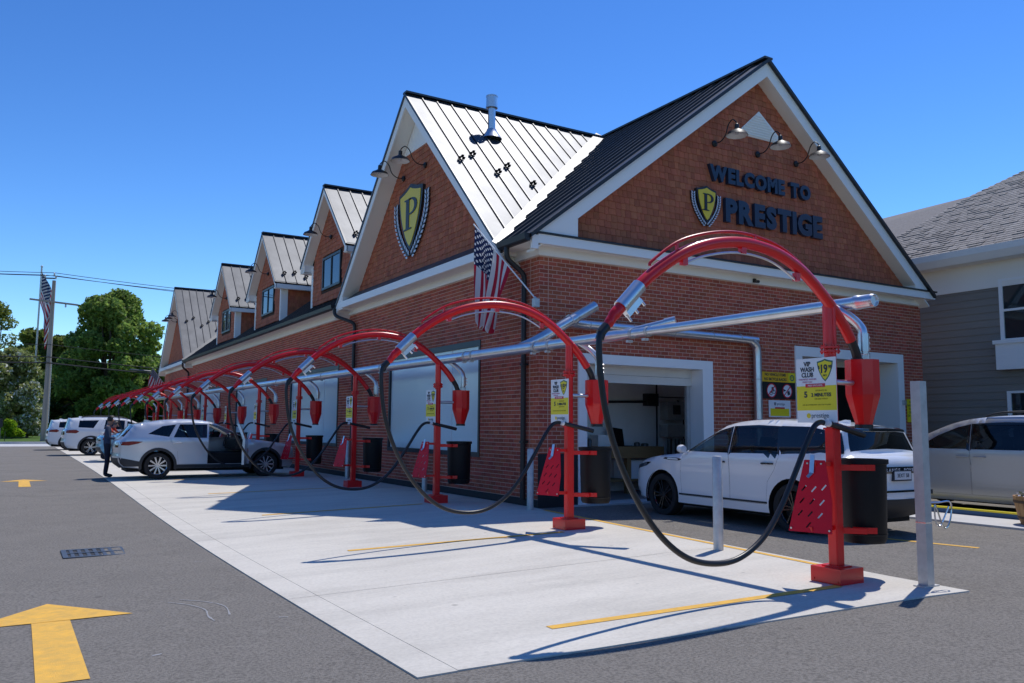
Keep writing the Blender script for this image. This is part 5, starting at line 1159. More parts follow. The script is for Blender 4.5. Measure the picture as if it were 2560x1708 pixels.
velar = dict(top=velar_top, L=4.80, hw=.965, belt=1.125, ax=(1.52,-1.354), R=.372, sill=.27, paint=W, ws=(8,10), rg=(16,17), rim=M['rim_black'], frame_mat=M['gloss_black'], spokes=5, dbl=.16,
    doors=[[(.99,.40),(1.03,.75),(.99,1.115),(.55,1.335),(.21,1.50),(-.08,1.575),(-.105,1.12),(-.12,.40)], [(-.135,.40),(-.12,1.12),(-.095,1.577),(-.6,1.597),(-1.06,1.578),(-1.14,1.14),(-1.04,.92),(-.90,.74),(-.87,.40)]],
    wins=[[(.80,1.15),(.27,1.445),(-.04,1.545),(-.08,1.15)], [(-.15,1.15),(-.13,1.555),(-1.01,1.555),(-1.10,1.165)], [(-1.20,1.175),(-1.11,1.55),(-1.62,1.50),(-1.98,1.43),(-2.02,1.24),(-1.7,1.20)]], wd=[0,1], wmap={0:0,1:1}, sglass=[M['auto_glass'],M['dark_glass']],
    handles=[(.08,1.00),(-.92,1.01)], mirror=(.86,1.19), mirror_mat=W, handle_mat=M['gloss_black'],
    side_patches=[('fender_vent',[(1.46,1.005),(1.30,.985),(1.05,.985),(.98,1.01),(1.10,1.03),(1.42,1.03)],.004,M['gloss_black']),('fender_vent_insert',[(1.36,1.008),(1.28,.995),(1.09,.995),(1.06,1.008),(1.12,1.02),(1.34,1.02)],.007,W),
        ('tail_lamp',[(-2.36,1.03),(-1.95,1.05),(-1.80,1.03),(-1.95,.985),(-2.37,.95)],.004,M['tail_red']),('headlamp',[(2.30,.86),(1.95,.93),(1.82,.93),(1.98,.86),(2.32,.79)],.004,M['gloss_black']),('rear_pillar_trim',[(-1.06,1.585),(-1.14,1.15),(-1.7,1.17),(-2.205,1.20),(-2.10,1.485),(-1.6,1.575)],.0015,M['gloss_black'])],
    strip_patches=[('tail_lamp',18.8,19.5,.62,.985,.004,M['tail_red']),('tail_lamp',18.8,19.5,-.985,-.62,.004,M['tail_red']),('badge_strip',18.95,19.35,-.60,.60,.005,M['gloss_black']),('spoiler',14.6,15.9,-.97,.97,.012,M['gloss_black']),('rear_bumper',21.4,22.95,-.985,.985,.006,M['clad']),('bumper_trim',20.75,20.9,-.99,.99,.005,M['gloss_black']),('grille',2.6,3.5,-.62,.62,.004,M['gloss_black']),('lower_intake',.6,1.7,-.9,.9,.004,M['clad'])],
    sills=[(.405,.435,M['clad'])], fin=(-1.55,1.625))
t, P, Ps, wv_ = build_car('white_suv', 'white luxury SUV with black wheels and black window pillars entering the open bay', 'car', (10.85,9.85,-.03), R(89.8), velar)
def rear_text(P, Ps, s_, k, h, mats, nm, par_k=0.0, s0=0.0, off=.008):
    q = MB(); a = Vector(Ps(k, s0-.05, off)); b = Vector(Ps(k, s0+.05, off)); c = Vector(Ps(k-.15, s0, off)); d = Vector(Ps(k+.15, s0, off))
    up = (c-d).normalized(); rt = Vector((0,-1,0)); o = Vector(Ps(k, s0, off)); place_text(q, s_, h, tuple(o), rt, up, 0, .001, 1.25); return P(nm, q, mats)
for i, ch in enumerate('RANGE ROVER'):
    if ch != ' ': rear_text(P, Ps, ch, 19.15, .062, M['plate_white'], 'badge_letter', s0=.42-.084*i)
q = MB(); o = Vector(Ps(20.0, 0, .01)); q.box(o.x-.02,o.x+.06,-.20,.20,.82,.97); P('plate_frame', q, M['ink']); q = MB(); q.box(o.x-.024,o.x-.0201,-.185,.185,.84,.955); P('licence_plate', q, M['plate_white'])
q = MB(); place_text(q, '3EXT 58', .075, (o.x-.026,0,.895), (0,-1,0), (0,0,1)); P('plate_lettering', q, M['ink'])
for s in (1,-1): q = MB(); q.tube([(-2.36,s*.62,.33),(-2.30,s*.62,.33)], .045, 12); P('exhaust_tip', q, M['chrome'])
cx_top = [(2.42,.26),(2.52,.40),(2.55,.62),(2.52,.82),(2.42,.94),(2.10,1.02),(1.60,1.09),(1.15,1.14),(1.02,1.16),(.55,1.42),(.12,1.62),(-.25,1.70),(-.75,1.735),(-1.3,1.70),(-1.85,1.62),(-2.15,1.55),(-2.18,1.51),(-2.42,1.20),(-2.52,1.08),(-2.555,.92),(-2.54,.76),(-2.555,.62),(-2.52,.46),(-2.40,.34)]
cx = dict(top=cx_top, L=5.10, hw=.975, belt=1.16, ax=(1.62,-1.50), R=.378, sill=.30, ar=.445, paint=M['car_silver'], ws=(8,10), rg=(16,17), rim=M['rim_silver'], spokes=10, dbl=.05, clad=.075,
    doors=[[(1.03,.42),(1.07,.8),(1.02,1.15),(.55,1.395),(.18,1.56),(-.08,1.615),(-.105,1.15),(-.12,.42)], [(-.135,.42),(-.12,1.15),(-.095,1.62),(-.6,1.645),(-1.0,1.62),(-1.20,1.18),(-1.10,.98),(-.98,.84),(-.94,.42)]],
    wins=[[(.90,1.185),(.30,1.485),(-.03,1.575),(-.07,1.185)], [(-.16,1.185),(-.135,1.59),(-.92,1.585),(-1.10,1.20)], [(-1.22,1.215),(-1.03,1.58),(-1.40,1.53),(-1.80,1.30)]], wd=[0,1], wmap={0:0,1:1}, sglass=[M['auto_glass'],M['dark_glass']], open=(0,-1,72),
    handles=[(.08,1.02),(-.98,1.03)], mirror=(.90,1.25),
    side_patches=[('tail_lamp',[(-2.52,1.06),(-2.20,1.09),(-1.93,1.075),(-2.05,1.02),(-2.30,.965),(-2.50,.97)],.006,M['tail_red']),('headlamp',[(2.47,.90),(2.15,.97),(2.0,.97),(2.2,.89),(2.49,.83)],.004,M['lamp_lens']),('rear_bumper_side',[(-2.40,.36),(-2.50,.46),(-2.545,.62),(-2.2,.55),(-1.98,.50),(-1.97,.36)],.006,M['clad'])],
    strip_patches=[('tail_lamp',18.2,19.1,.66,.985,.004,M['tail_red']),('tail_lamp',18.2,19.1,-.985,-.66,.004,M['tail_red']),('rear_bumper',21.1,22.95,-.99,.99,.006,M['clad']),('grille',2.4,3.6,-.6,.6,.004,M['gloss_black'])],
    sills=[(.302,.405,M['clad'])], fin=(-1.7,1.655), drv=-1)
build_car('silver_suv', 'silver SUV with its front passenger door open beside a vacuum station', 'car', (4.94,26.0,-.012), 0, cx)[0].scale = (.955,.955,.955)
su_top = cx_top[:13]+[(-1.4,1.735),(-2.0,1.70),(-2.30,1.66),(-2.33,1.62),(-2.44,1.24),(-2.51,1.12),(-2.54,.94),(-2.52,.78),(-2.54,.62),(-2.50,.46),(-2.40,.34)]
su = dict(cx, top=su_top, paint=W, wins=[cx['wins'][0], [(-.16,1.185),(-.135,1.60),(-.92,1.62),(-1.0,1.20)], [(-1.42,1.24),(-1.20,1.60),(-1.98,1.58),(-2.02,1.27)]], rails=(.0,-1.9), fin=(-1.85,1.72), spokes=6, dbl=.12); su.pop('open')
su['side_patches'] = [('tail_lamp',[(-2.50,1.14),(-2.1,1.16),(-1.98,1.08),(-2.1,1.0),(-2.50,1.02)],.006,M['tail_red'])]
build_car('white_suv', 'white boxy SUV parked beyond the person in navy, seen from its rear quarter', 'car', (4.75,45.1,0), 0, su)[0].scale = (1.06,1.06,1.04)
sw = dict(su, rails=None); build_car('white_car', 'farthest white car, only its tail showing behind the white SUV', 'car', (4.2,54.5,0), 0, sw)
bl_top = [(x, z if z < .5 else .5+(z-.5)*.80) for x, z in cx_top[:11]]+[(-.25,1.44),(-.75,1.455),(-1.2,1.40),(-1.6,1.26),(-1.98,1.08),(-2.03,1.065),(-2.42,1.03),(-2.52,.98),(-2.555,.84),(-2.54,.72),(-2.555,.60),(-2.52,.46),(-2.40,.34)]
sc = lambda po: [(x, z if z < .5 else .5+(z-.5)*.80) for x, z in po]
bl = dict(cx, top=bl_top, paint=M['car_blue'], belt=1.02, rg=(13,15), wins=[sc(w) for w in cx['wins'][:2]], doors=[sc(w) for w in cx['doors']], handles=[(.08,.92),(-.98,.92)], mirror=(.9,1.1), side_patches=[('tail_lamp',[(-2.50,.96),(-2.1,.99),(-2.0,.95),(-2.2,.88),(-2.50,.86)],.006,M['tail_red'])], clad=None, fin=None, sills=[]); bl.pop('open')
build_car('blue_car', 'light blue car mostly hidden between the person in navy and the silver SUV', 'car', (5.5,37.0,0), 0, bl)
mv_top = [(2.45,.24),(2.55,.40),(2.575,.60),(2.53,.80),(2.42,.92),(2.12,1.02),(1.78,1.09),(1.55,1.13),(1.45,1.15),(.88,1.45),(.34,1.67),(-.2,1.76),(-.8,1.79),(-1.5,1.77),(-2.1,1.70),(-2.38,1.64),(-2.41,1.59),(-2.50,1.20),(-2.55,1.08),(-2.575,.92),(-2.56,.76),(-2.575,.60),(-2.53,.44),(-2.42,.32)]
mv = dict(top=mv_top, L=5.15, hw=.99, belt=1.15, ax=(1.62,-1.45), R=.35, sill=.21, paint=M['car_champagne'], ws=(8,10), rg=(16,17), rim=M['rim_silver'], spokes=8, tum=.24,
    doors=[[(1.08,.33),(1.14,.8),(1.10,1.13),(.62,1.42),(.26,1.57),(.02,1.63),(-.01,1.13),(-.02,.33)], [(-.035,.33),(-.025,1.13),(.005,1.635),(-.6,1.665),(-1.28,1.65),(-1.32,1.13),(-1.15,.94),(-.98,.80),(-.96,.33)]],
    wins=[[(1.0,1.165),(.50,1.46),(.06,1.60),(.05,1.165)], [(-.04,1.165),(-.02,1.61),(-1.24,1.625),(-1.27,1.165)], [(-1.36,1.165),(-1.33,1.62),(-2.02,1.58),(-2.26,1.25)]], wd=[0,1], wmap={0:0,1:1}, sglass=[M['auto_glass'],M['dark_glass']], frame_mat=M['gloss_black'],
    handles=[(.12,1.02),(-.20,1.02)], mirror=(.98,1.2), side_patches=[('quarter_glass',[(1.36,1.165),(.97,1.37),(1.07,1.165)],.004,M['dark_glass']),('headlamp',[(2.46,.88),(2.1,.98),(1.95,.97),(2.2,.86),(2.5,.80)],.004,M['lamp_lens']),('tail_lamp',[(-2.52,1.15),(-2.2,1.10),(-2.25,.90),(-2.55,.88)],.004,M['tail_red'])],
    strip_patches=[('tail_lamp',17.8,19,.7,.985,.004,M['tail_red']),('tail_lamp',17.8,19,-.985,-.7,.004,M['tail_red'])], sills=[], rails=(-.2,-2.1))
build_car('silver_minivan', 'silver minivan cut by the right edge beyond the square post', 'van', (16.28,8.98,.0), R(90), mv)

# ================================================================ PEOPLE
def person(label, loc, rz, J, edges, rad, zones, hair, hairm, head, scale=1.0):
    """one skinned body; J joints, zones(p)->material slot"""
    t = thing('person', label, 'person', loc, rz); me = bpy.data.meshes.new('body'); names = list(J); ix = {n: i for i, n in enumerate(names)}
    me.from_pydata([J[n] for n in names], [(ix[a], ix[b]) for a, b in edges], []); o = bpy.data.objects.new('body', me); COL.objects.link(o)
    md = o.modifiers.new('skin', 'SKIN'); md.use_smooth_shade = True
    for n in names: v = me.skin_vertices[0].data[ix[n]]; r_ = rad[n]; v.radius = (r_, r_) if not isinstance(r_, tuple) else r_; v.use_root = (n == 'pelvis')
    s = o.modifiers.new('sub', 'SUBSURF'); s.levels = 2; s.render_levels = 2
    bpy.context.view_layer.update(); m2 = bpy.data.meshes.new_from_object(o.evaluated_get(bpy.context.evaluated_depsgraph_get())); bpy.data.objects.remove(o)
    m2.materials.clear()
    mats, fn = zones
    for m_ in mats: m2.materials.append(m_)
    for p in m2.polygons: p.material_index = fn(p.center); p.use_smooth = True
    # face: push a nose, eyes and mouth into the head
    hc, hd = Vector(head[0]), Vector(head[1]).normalized()
    link('body', m2, t)
    q = MB(); q.obox(hc+hd*.105+Vector((0,0,-.01)), (hd, Vector((0,0,1)).cross(hd), Vector((0,0,1))), (.018,.014,.025)); part('nose', q, M['skin'], t, world=False)
    sdv = Vector((0,0,1)).cross(hd)
    q = MB()
    for s_ in (-1,1): q.lathe([(0,-.012),(.012,0),(0,.012)], tuple(hc+hd*.088+sdv*.033*s_+Vector((0,0,.018))), 'Z', 8)
    q.obox(hc+hd*.090+Vector((0,0,-.055)), (hd, sdv, Vector((0,0,1))), (.008,.024,.006)); part('features', q, M['hair_dark'], t, world=False)
    q = MB(); b_ = bmesh.new(); bmesh.ops.create_icosphere(b_, subdivisions=3, radius=1.0)
    q.add([tuple(hc+Vector((v.co.x*hair[0], v.co.y*hair[0]*.92, v.co.z*hair[1]))+Vector(hair[2])+Vector((rng.normal()*.003,rng.normal()*.003,rng.normal()*.003))) for v in b_.verts], [tuple(v.index for v in f.verts) for f in b_.faces if not (f.calc_center_median().dot(hd) > .35 and f.calc_center_median().z < .45) and f.calc_center_median().z > -.45], 0, True); b_.free(); part('hair', q, hairm, t, world=False)
    return t
def limbs(J, E_, Rr, side, sh, el, wr, hip, kn, an, toe):
    s = side; J.update({s+'sh': sh, s+'el': el, s+'wr': wr, s+'hip': hip, s+'kn': kn, s+'an': an, s+'toe': toe})
    E_ += [('chest',s+'sh'),(s+'sh',s+'el'),(s+'el',s+'wr'),('pelvis',s+'hip'),(s+'hip',s+'kn'),(s+'kn',s+'an'),(s+'an',s+'toe')]
    Rr.update({s+'sh': .066, s+'el': .047, s+'wr': .030, s+'hip': .096, s+'kn': .066, s+'an': .048, s+'toe': .042})
    d = (Vector(wr)-Vector(el)).normalized(); p = d.orthogonal().normalized(); w = d.cross(p); palm = Vector(wr)+d*.07; J[s+'palm'] = tuple(palm); E_.append((s+'wr', s+'palm')); Rr[s+'palm'] = (.034,.020)
    for k, (a, L_) in enumerate(((-.03,.062),(-.010,.075),(.010,.072),(.030,.058))):
        b0 = palm+d*.03+p*a; m_ = b0+d*L_*.5+w*.006; e = m_+d*L_*.45+w*.022
        for nm, c in (('a',b0),('b',m_),('c',e)): J[f'{s}f{k}{nm}'] = tuple(c); Rr[f'{s}f{k}{nm}'] = .0085
        E_ += [(s+'palm',f'{s}f{k}a'),(f'{s}f{k}a',f'{s}f{k}b'),(f'{s}f{k}b',f'{s}f{k}c')]
    th = Vector(wr)+d*.045+p*-.04+w*.012; t2 = th+d*.035+p*-.018+w*.01; J[s+'ta'] = tuple(th); J[s+'tb'] = tuple(t2); Rr[s+'ta'] = .010; Rr[s+'tb'] = .009; E_ += [(s+'wr',s+'ta'),(s+'ta',s+'tb')]
# person in navy: faces +x, looking down, forearms forward
J = {'pelvis': (0,0,.95), 'waist': (-.01,0,1.10), 'chest': (-.02,0,1.33), 'neck': (.01,0,1.50), 'head': (.06,0,1.61), 'crown': (.07,0,1.70)}; E_ = [('pelvis','waist'),('waist','chest'),('chest','neck'),('neck','head'),('head','crown')]
Rr = {'pelvis': (.155,.125), 'waist': (.150,.118), 'chest': (.165,.125), 'neck': .056, 'head': (.088,.098), 'crown': (.070,.075)}
limbs(J, E_, Rr, 'l', (-.02,.19,1.42), (.02,.25,1.14), (.26,.17,1.08), (0,.10,.90), (.02,.11,.49), (-.01,.11,.09), (.17,.13,.045)); limbs(J, E_, Rr, 'r', (-.02,-.19,1.42), (.03,-.25,1.14), (.27,-.16,1.10), (0,-.10,.90), (.02,-.11,.49), (-.03,-.12,.09), (.15,-.14,.045))
def zn(p):
    if p.z < .10: return 2
    if p.z < .97: return 1
    if p.z > 1.475 or (p.x > .235 and p.z < 1.25): return 3
    return 0
t = person('person in navy jacket standing at the rear of the silver SUV, looking down', (2.34,26.55,gz(2.34,26.5)), R(-8), J, E_, Rr, ([M['cloth_navy'],M['cloth_trouser'],M['shoe'],M['skin']], zn), (.108,.118,(-.012,0,.035)), M['hair_dark'], ((.07,0,1.63),(.94,0,-.34)))
q = MB(); q.obox((.36,0,1.10), (Vector((1,0,.25)),Vector((0,1,0)),Vector((-.25,0,1))), (.06,.10,.012)); o = solo('cleaning_cloth', q, M['sign_white'], 'white cloth held in both hands by the person in navy', 'cloth', (2.34,26.55,gz(2.34,26.5)), recalc=True)
q2 = o.data
for v in q2.vertices: v.co = v.co+Vector((2.34,26.55,gz(2.34,26.5)))
# person in red leaning over the blue car
J = {'pelvis': (0,0,.92), 'waist': (.06,0,1.05), 'chest': (.22,0,1.24), 'neck': (.34,0,1.36), 'head': (.42,0,1.45), 'crown': (.45,0,1.54)}; E_ = [('pelvis','waist'),('waist','chest'),('chest','neck'),('neck','head'),('head','crown')]
Rr = {'pelvis': (.15,.12), 'waist': (.15,.12), 'chest': (.165,.13), 'neck': .056, 'head': (.088,.098), 'crown': (.07,.075)}
limbs(J, E_, Rr, 'l', (.22,.20,1.34), (.40,.30,1.14), (.62,.20,1.07), (0,.10,.88), (-.02,.11,.48), (-.05,.11,.09), (.12,.13,.045)); limbs(J, E_, Rr, 'r', (.22,-.20,1.34), (.42,-.32,1.16), (.62,-.20,1.08), (0,-.10,.88), (-.02,-.11,.48), (-.05,-.12,.09), (.12,-.14,.045))
def zr(p):
    if p.z < .10: return 2
    if p.z < .93: return 1
    if (p.x > .30 and p.z > 1.345) or (p.x > .46 and p.z < 1.18): return 3
    return 0
person('person in a bright red shirt leaning forward behind the person in navy', (3.30,38.75,0), R(-25), J, E_, Rr, ([M['cloth_red'],M['cloth_trouser'],M['shoe'],M['skin']], zr), (.105,.112,(-.015,0,.04)), M['hair_grey'], ((.43,0,1.47),(.9,0,-.45)))
# ================================================================ INTERIOR OF THE BAY
t = thing('workbench', 'wooden workbench with stout legs inside the open bay', 'workbench', (12.0,15.4,.012))
q = MB(); q.box(10.6,13.15,15.0,15.8,1.0,1.08); part('top', q, M['wood'], t); q = MB(); q.box(10.6,13.15,15.0,15.05,.82,.999); part('apron', q, M['wood'], t)
for x in (10.9, 12.15, 13.0): q = MB(); q.box(x-.06,x+.06,15.06,15.18,.012,.82); part('leg', q, M['wood'], t)
q = MB(); q.box(10.7,13.05,15.2,15.75,.28,.33); part('shelf', q, M['wood'], t)
t = thing('storage_chest', 'white storage chest under the workbench', 'chest', (12.5,15.5,.33)); q = MB(); q.box(12.2,12.85,15.22,15.7,.335,.74); part('body', q, M['inner_white'], t); q = MB(); q.box(12.18,12.87,15.20,15.72,.742,.76); part('lid', q, M['inner_white'], t)
t = thing('laptop', 'open black laptop on the workbench', 'laptop', (12.2,15.4,1.08)); q = MB(); q.box(12.0,12.4,15.25,15.5,1.082,1.10); part('base', q, M['gloss_black'], t); q = MB(); q.bar((12.2,15.52,1.10),(12.25,15.66,1.50), .36, .02, (0,1,0)); part('screen', q, M['gloss_black'], t)
q = MB(); q.box(11.45,11.8,15.3,15.65,1.082,1.34); solo('carton', q, M['inner_white'], 'pale carton on the workbench left of the laptop', 'box', (11.6,15.5,1.08))
for x, y, h, r_, lb in ((12.62,15.35,.10,.07,'small dark tin on the workbench right of the laptop'),(12.9,15.4,.07,.09,'squat dark tub at the right end of the workbench'),(11.2,15.3,.18,.06,'dark spray bottle at the left of the workbench')): q = MB(); q.lathe([(0,0),(r_,0),(r_,h*.8),(r_*.5,h),(0,h)], (x,y,1.081), 'Z', 14); solo('workshop_tub', q, M['steel_grey'], lb, 'tub', (x,y,1.081), 'small tubs on the workbench')
t = thing('pump_cabinet', 'grey pump unit with pipes and dark panel on the bay back wall', 'machine', (14.1,15.6,.012))
q = MB(); q.box(13.8,14.42,15.6,15.88,1.72,2.16); part('panel', q, M['galv_flat'], t); q = MB(); q.box(13.98,14.2,15.57,15.6,1.85,2.08); part('display', q, M['gloss_black'], t)
q = MB(); q.box(13.75,14.4,15.55,15.85,1.30,1.60); part('housing', q, M['galv_flat'], t)
for x in (13.85, 14.1, 14.32): q = MB(); q.tube([(x,15.6,.012),(x,15.6,1.25)], .06, 12); part('canister', q, M['steel_grey'], t)
q = MB(); q.tube([(13.66,15.84,.1),(13.66,15.84,2.85)], .02, 8); part('hose', q, M['rubber'], t); q = MB(); q.tube([(14.5,15.8,.3),(14.5,15.8,2.1),(14.3,15.8,2.2)], .018, 8); part('hose', q, M['rubber'], t)
t = thing('ceiling_pipe', 'dark pipes along the white back wall of the bay', 'pipe', (12,15.8,2.0)); q = MB(); q.tube([(9.1,15.8,2.55),(14.0,15.8,2.79),(14.7,15.8,2.80),(14.75,15.8,2.6)], .025, 8); part('pipe', q, M['black_metal'], t); q = MB(); q.tube([(9.1,15.8,2.05),(13.3,15.8,2.15)], .03, 8); q.box(13.25,13.6,15.7,15.88,2.05,2.35); part('pipe', q, M['black_metal'], t); q = MB(); q.tube([(13.6,15.86,2.28),(14.99,15.86,2.28)], .012, 6); part('conduit', q, M['black_metal'], t)
q = MB(); q.box(14.62,14.78,15.86,15.89,1.85,2.23); solo('safety_notice', q, M['sign_red'], 'small red notice on the bay back wall', 'notice', (14.7,15.87,1.85))
t = thing('hose_reel', 'orange hose coil hanging beside the white chest in the bay', 'hose reel', (13.0,14.9,.45)); q = MB()
for i in range(4): q.lathe([(.26,-.04),(.30,0),(.26,.04),(.22,0)], (13.0,14.75+.05*i,.45), 'Y', 24, close=True)
part('coil', q, M['hose_orange'], t); q = MB(); q.lathe([(0,-.05),(.1,-.05),(.1,.2),(0,.2)], (13.0,14.75,.45), 'Y', 16); q.box(12.95,13.05,14.72,14.95,.012,.45); part('hub', q, M['steel_grey'], t)
# conveyor kerb beside the minivan
t = thing('conveyor_guide', 'low blue wash guide rail with a bright yellow top beside the minivan', 'guide rail', (14.7,3,0))
q = MB(); q.box(14.64,14.72,-3,12.9,.02,.10); part('rail', q, mat('guide_blue', (0.03,0.10,0.22), 0.5, var=.3), t); q = MB(); q.box(14.63,14.73,-3,12.9,.101,.13); part('cap', q, M['sign_yellow'], t)
# half-barrel planter
t = thing('barrel_planter', 'half whisky barrel planter with white flowers on the walkway', 'planter', (14.20,7.15,.02)); c = (14.20,7.15)
for i in range(22):
    a0, a1 = 2*math.pi*(i+.04)/22, 2*math.pi*(i+.96)/22; q = MB(); vs = []
    for r0, z in ((.33,.02),(.375,.16),(.405,.32),(.43,.47)):
        for a in (a0, a1):
            for rr in (r0, r0-.03): vs.append((c[0]+rr*math.cos(a), c[1]+rr*math.sin(a), z))
    fs = []
    for k_ in range(3):
        b0, b1 = k_*4, k_*4+4; fs += [(b0,b0+2,b1+2,b1),(b0+1,b1+1,b1+3,b0+3),(b0,b1,b1+1,b0+1),(b0+2,b0+3,b1+3,b1+2)]
    fs += [(0,1,3,2),(12,14,15,13)]; q.add(vs, fs); part('stave', q, M['barrel_wood'], t)
for z, r_ in ((.11,.364),(.36,.415)): q = MB(); q.lathe([(r_,0),(r_+.008,.0),(r_+.012,.04),(r_+.004,.04)], (c[0],c[1],z), 'Z', 40); part('hoop', q, mat('hoop_rust', (0.10,0.07,0.05), .7, metal=.4, var=.5), t)
q = MB(); q.lathe([(0,.42),(.40,.42)], (c[0],c[1],0), 'Z', 24); part('soil', q, M['inner_dark'], t)
q = MB()
for i in range(260):
    a = random.random()*6.28; r_ = .38*math.sqrt(random.random()); p = Vector((c[0]+r_*math.cos(a), c[1]+r_*math.sin(a), .42+random.random()*.10)); u = Vector((random.gauss(0,1),random.gauss(0,1),random.gauss(0,.6))).normalized(); w = u.orthogonal().normalized(); s = .025
    q.add([p-u*s, p+w*s*.5, p+u*s, p-w*s*.5], [(0,1,2,3)], 0 if random.random() < .45 else 1)
part('flowers', q, [M['flower_white'], M['leaf_pale']], t, recalc=False)

# ================================================================ NEIGHBOUR HOUSE
NX, NYE = 22.5, 15.4
N = thing('grey_house', 'neighbouring grey clapboard house with white trim and brown shingle roof', 'house', (NX, 8, 0))
mb = MB(); mb.box(NX+.01, NX+.2, -6, NYE, -.3, 5.9); mb.box(NX+.2, NX+9, NYE-.2, NYE, -.3, 5.9); mb.box(NX+.2,NX+9,-6,-5.8,-.3,5.9); wl = part('wall', mb, M['inner_dark'], N)
wins = [(10.6, 12.06, 3.92, 5.50), (10.45, 11.98, .95, 2.50)]
z = 0.0; EX = .196
while z < 5.35:
    cuts = [(-6, NYE)]
    for a, b, c0, c1 in wins:
        if c0-.02 < z+EX/2 < c1+.02:
            cuts = [(s, min(e, a-.1)) if s < a else (s, e) for s, e in cuts for _ in (0,)] ; cuts = [(-6, a-.09), (b+.09, NYE)]
    for s, e in cuts:
        q = MB(); q.add([(NX-.004,s,z+EX+.02),(NX-.004,e,z+EX+.02),(NX-.022,e,z),(NX-.022,s,z),(NX+.012,s,z+EX+.02),(NX+.012,e,z+EX+.02),(NX+.012,e,z),(NX+.012,s,z)], [(0,1,2,3),(2,3,7,6),(0,4,5,1),(0,3,7,4),(1,2,6,5)]); part('clapboard', q, M['siding'], wl)
    z += EX
mb = MB(); mb.box(NX-.04, NX+.01, -6, NYE+.02, 5.36, 6.06); part('frieze_board', mb, M['bounce_beige_trim'], N)
mb = MB(); mb.box(NX-.05, NX+.0, NYE-.12, NYE+.03, -.3, 5.36); part('corner_board', mb, M['white_trim'], N)
mb = MB(); mb.box(NX-.48, NX-.04, -6, NYE+.4, 6.06, 6.09); part('soffit', mb, M['bounce_beige_trim'], N)
mb = MB(); mb.prism([(NX-.62,6.42),(NX-.60,6.25),(NX-.52,6.12),(NX-.48,6.06),(NX-.46,6.06),(NX-.46,6.42)], 'XZ', -6, NYE+.45); part('gutter', mb, M['white_trim'], N)
for (a, b, c0, c1), nm in zip(wins, ('u', 'l')):
    mb = MB(); x0, x1 = NX-.05, NX+.02
    for bb in ((a-.1,a,c0-.02,c1+.06),(b,b+.1,c0-.02,c1+.06),(a,b,c1,c1+.06),(a,b,c0-.02,c0+.03),(a,b,(c0+c1)/2-.03,(c0+c1)/2+.03)): mb.box(x0, x1, *bb)
    wn = part('house_window', mb, M['white_trim'], N); m_ = (c0+c1)/2
    q = MB(); q.box(NX-.015,NX-.008,a,b,m_+.03,c1); part('pane', q, M['dark_pane'], wn); q = MB(); q.box(NX-.012,NX-.005,a,b,c0+.03,m_-.03); part('pane', q, M['dark_pane'], wn)
mb = MB(); mb.box(NX-.30, NX-.022, 10.4, 12.25, 3.80, 3.90); mb.box(NX-.26, NX-.022, 10.45, 12.20, 3.12, 3.80); part('window_box', mb, M['white_trim'], N)
# roof: main slope with a hip, and a lower wing ridge behind
sA = .62
def zA(x): return 6.40+(x-(NX-.55))*sA
def pA(x, y): return (x, y, zA(x))
def onA(u_, v_):
    d = cX*((u_-1175)/1900)+(-cD)*(-(v_-784)/1900)*1.0+cF; d = Vector(d); o_ = Vector((0,0,1.5)); k_ = (6.40-1.5-(NX-.55)*sA)/(d.z-sA*d.x); p = o_+d*k_; return (p.x, p.y, p.z)
h0 = onA(2060, 545); h1 = onA(2230, 450); h2 = onA(2420, 360)
e0 = (NX-.55, -6, 6.40); e1 = (NX-.55, h0[1]+.4, 6.40)
mb = MB()
A_poly = [e0, e1, h0, h1, h2, (h2[0], -6, h2[2])]
mb.add(A_poly, [tuple(range(6))]); mb.add([(p[0],p[1],p[2]-.12) for p in A_poly], [tuple(range(6))[::-1]])
rb = Vector(h1); ra = Vector((h1[0]+1.0, 34, h1[2]))
mb.add([e1, (NX-.55, 34, 6.40), (ra.x, 34, ra.z), tuple(rb), h0], [(0,1,2,3,4)])
mb.add([tuple(rb), (ra.x,34,ra.z), (rb.x+8, 34, 6.4), (rb.x+8, rb.y, 6.4)], [(0,1,2,3)])
mb.add([h1, h2, (h2[0]+9, h2[1], 6.4), (h1[0]+8, h1[1], 6.4)], [(0,1,2,3)])
nr = part('roof', mb, M['asphalt_shingle'], N)
q = MB(); nrm = Vector((-sA,0,1)).normalized(); row = 0; sx = .145
x = NX-.55
hp = [e1, h0, h1, h2]
while x < h2[0]:
    # far limit of the slope at this x
    ymax = None
    for a, b in zip(hp[:-1], hp[1:]):
        if a[0] <= x <= b[0] and b[0] > a[0]: ymax = a[1]+(b[1]-a[1])*(x-a[0])/(b[0]-a[0])
    if ymax is None: ymax = hp[0][1]
    y = ymax; 
    while y > 7.0:
        w = random.uniform(.16,.34); off = random.choice((.006,.006,.022)); y0 = y-w+.008
        a = Vector((x,0,zA(x)))+nrm*(off+.012); b = Vector((x+sx*1.1,0,zA(x+sx*1.1)))+nrm*.006
        q.add([(a.x,y0,a.z),(a.x,y,a.z),(b.x,y,b.z),(b.x,y0,b.z),(x,y0,zA(x)),(x,y,zA(x))], [(0,3,2,1),(0,1,5,4)], 0, False, random.random()); y -= w
    x += sx
o = part('roof_shingles', q, M['asphalt_shingle'], nr, recalc=False, rnd=True); o['kind'] = 'stuff'

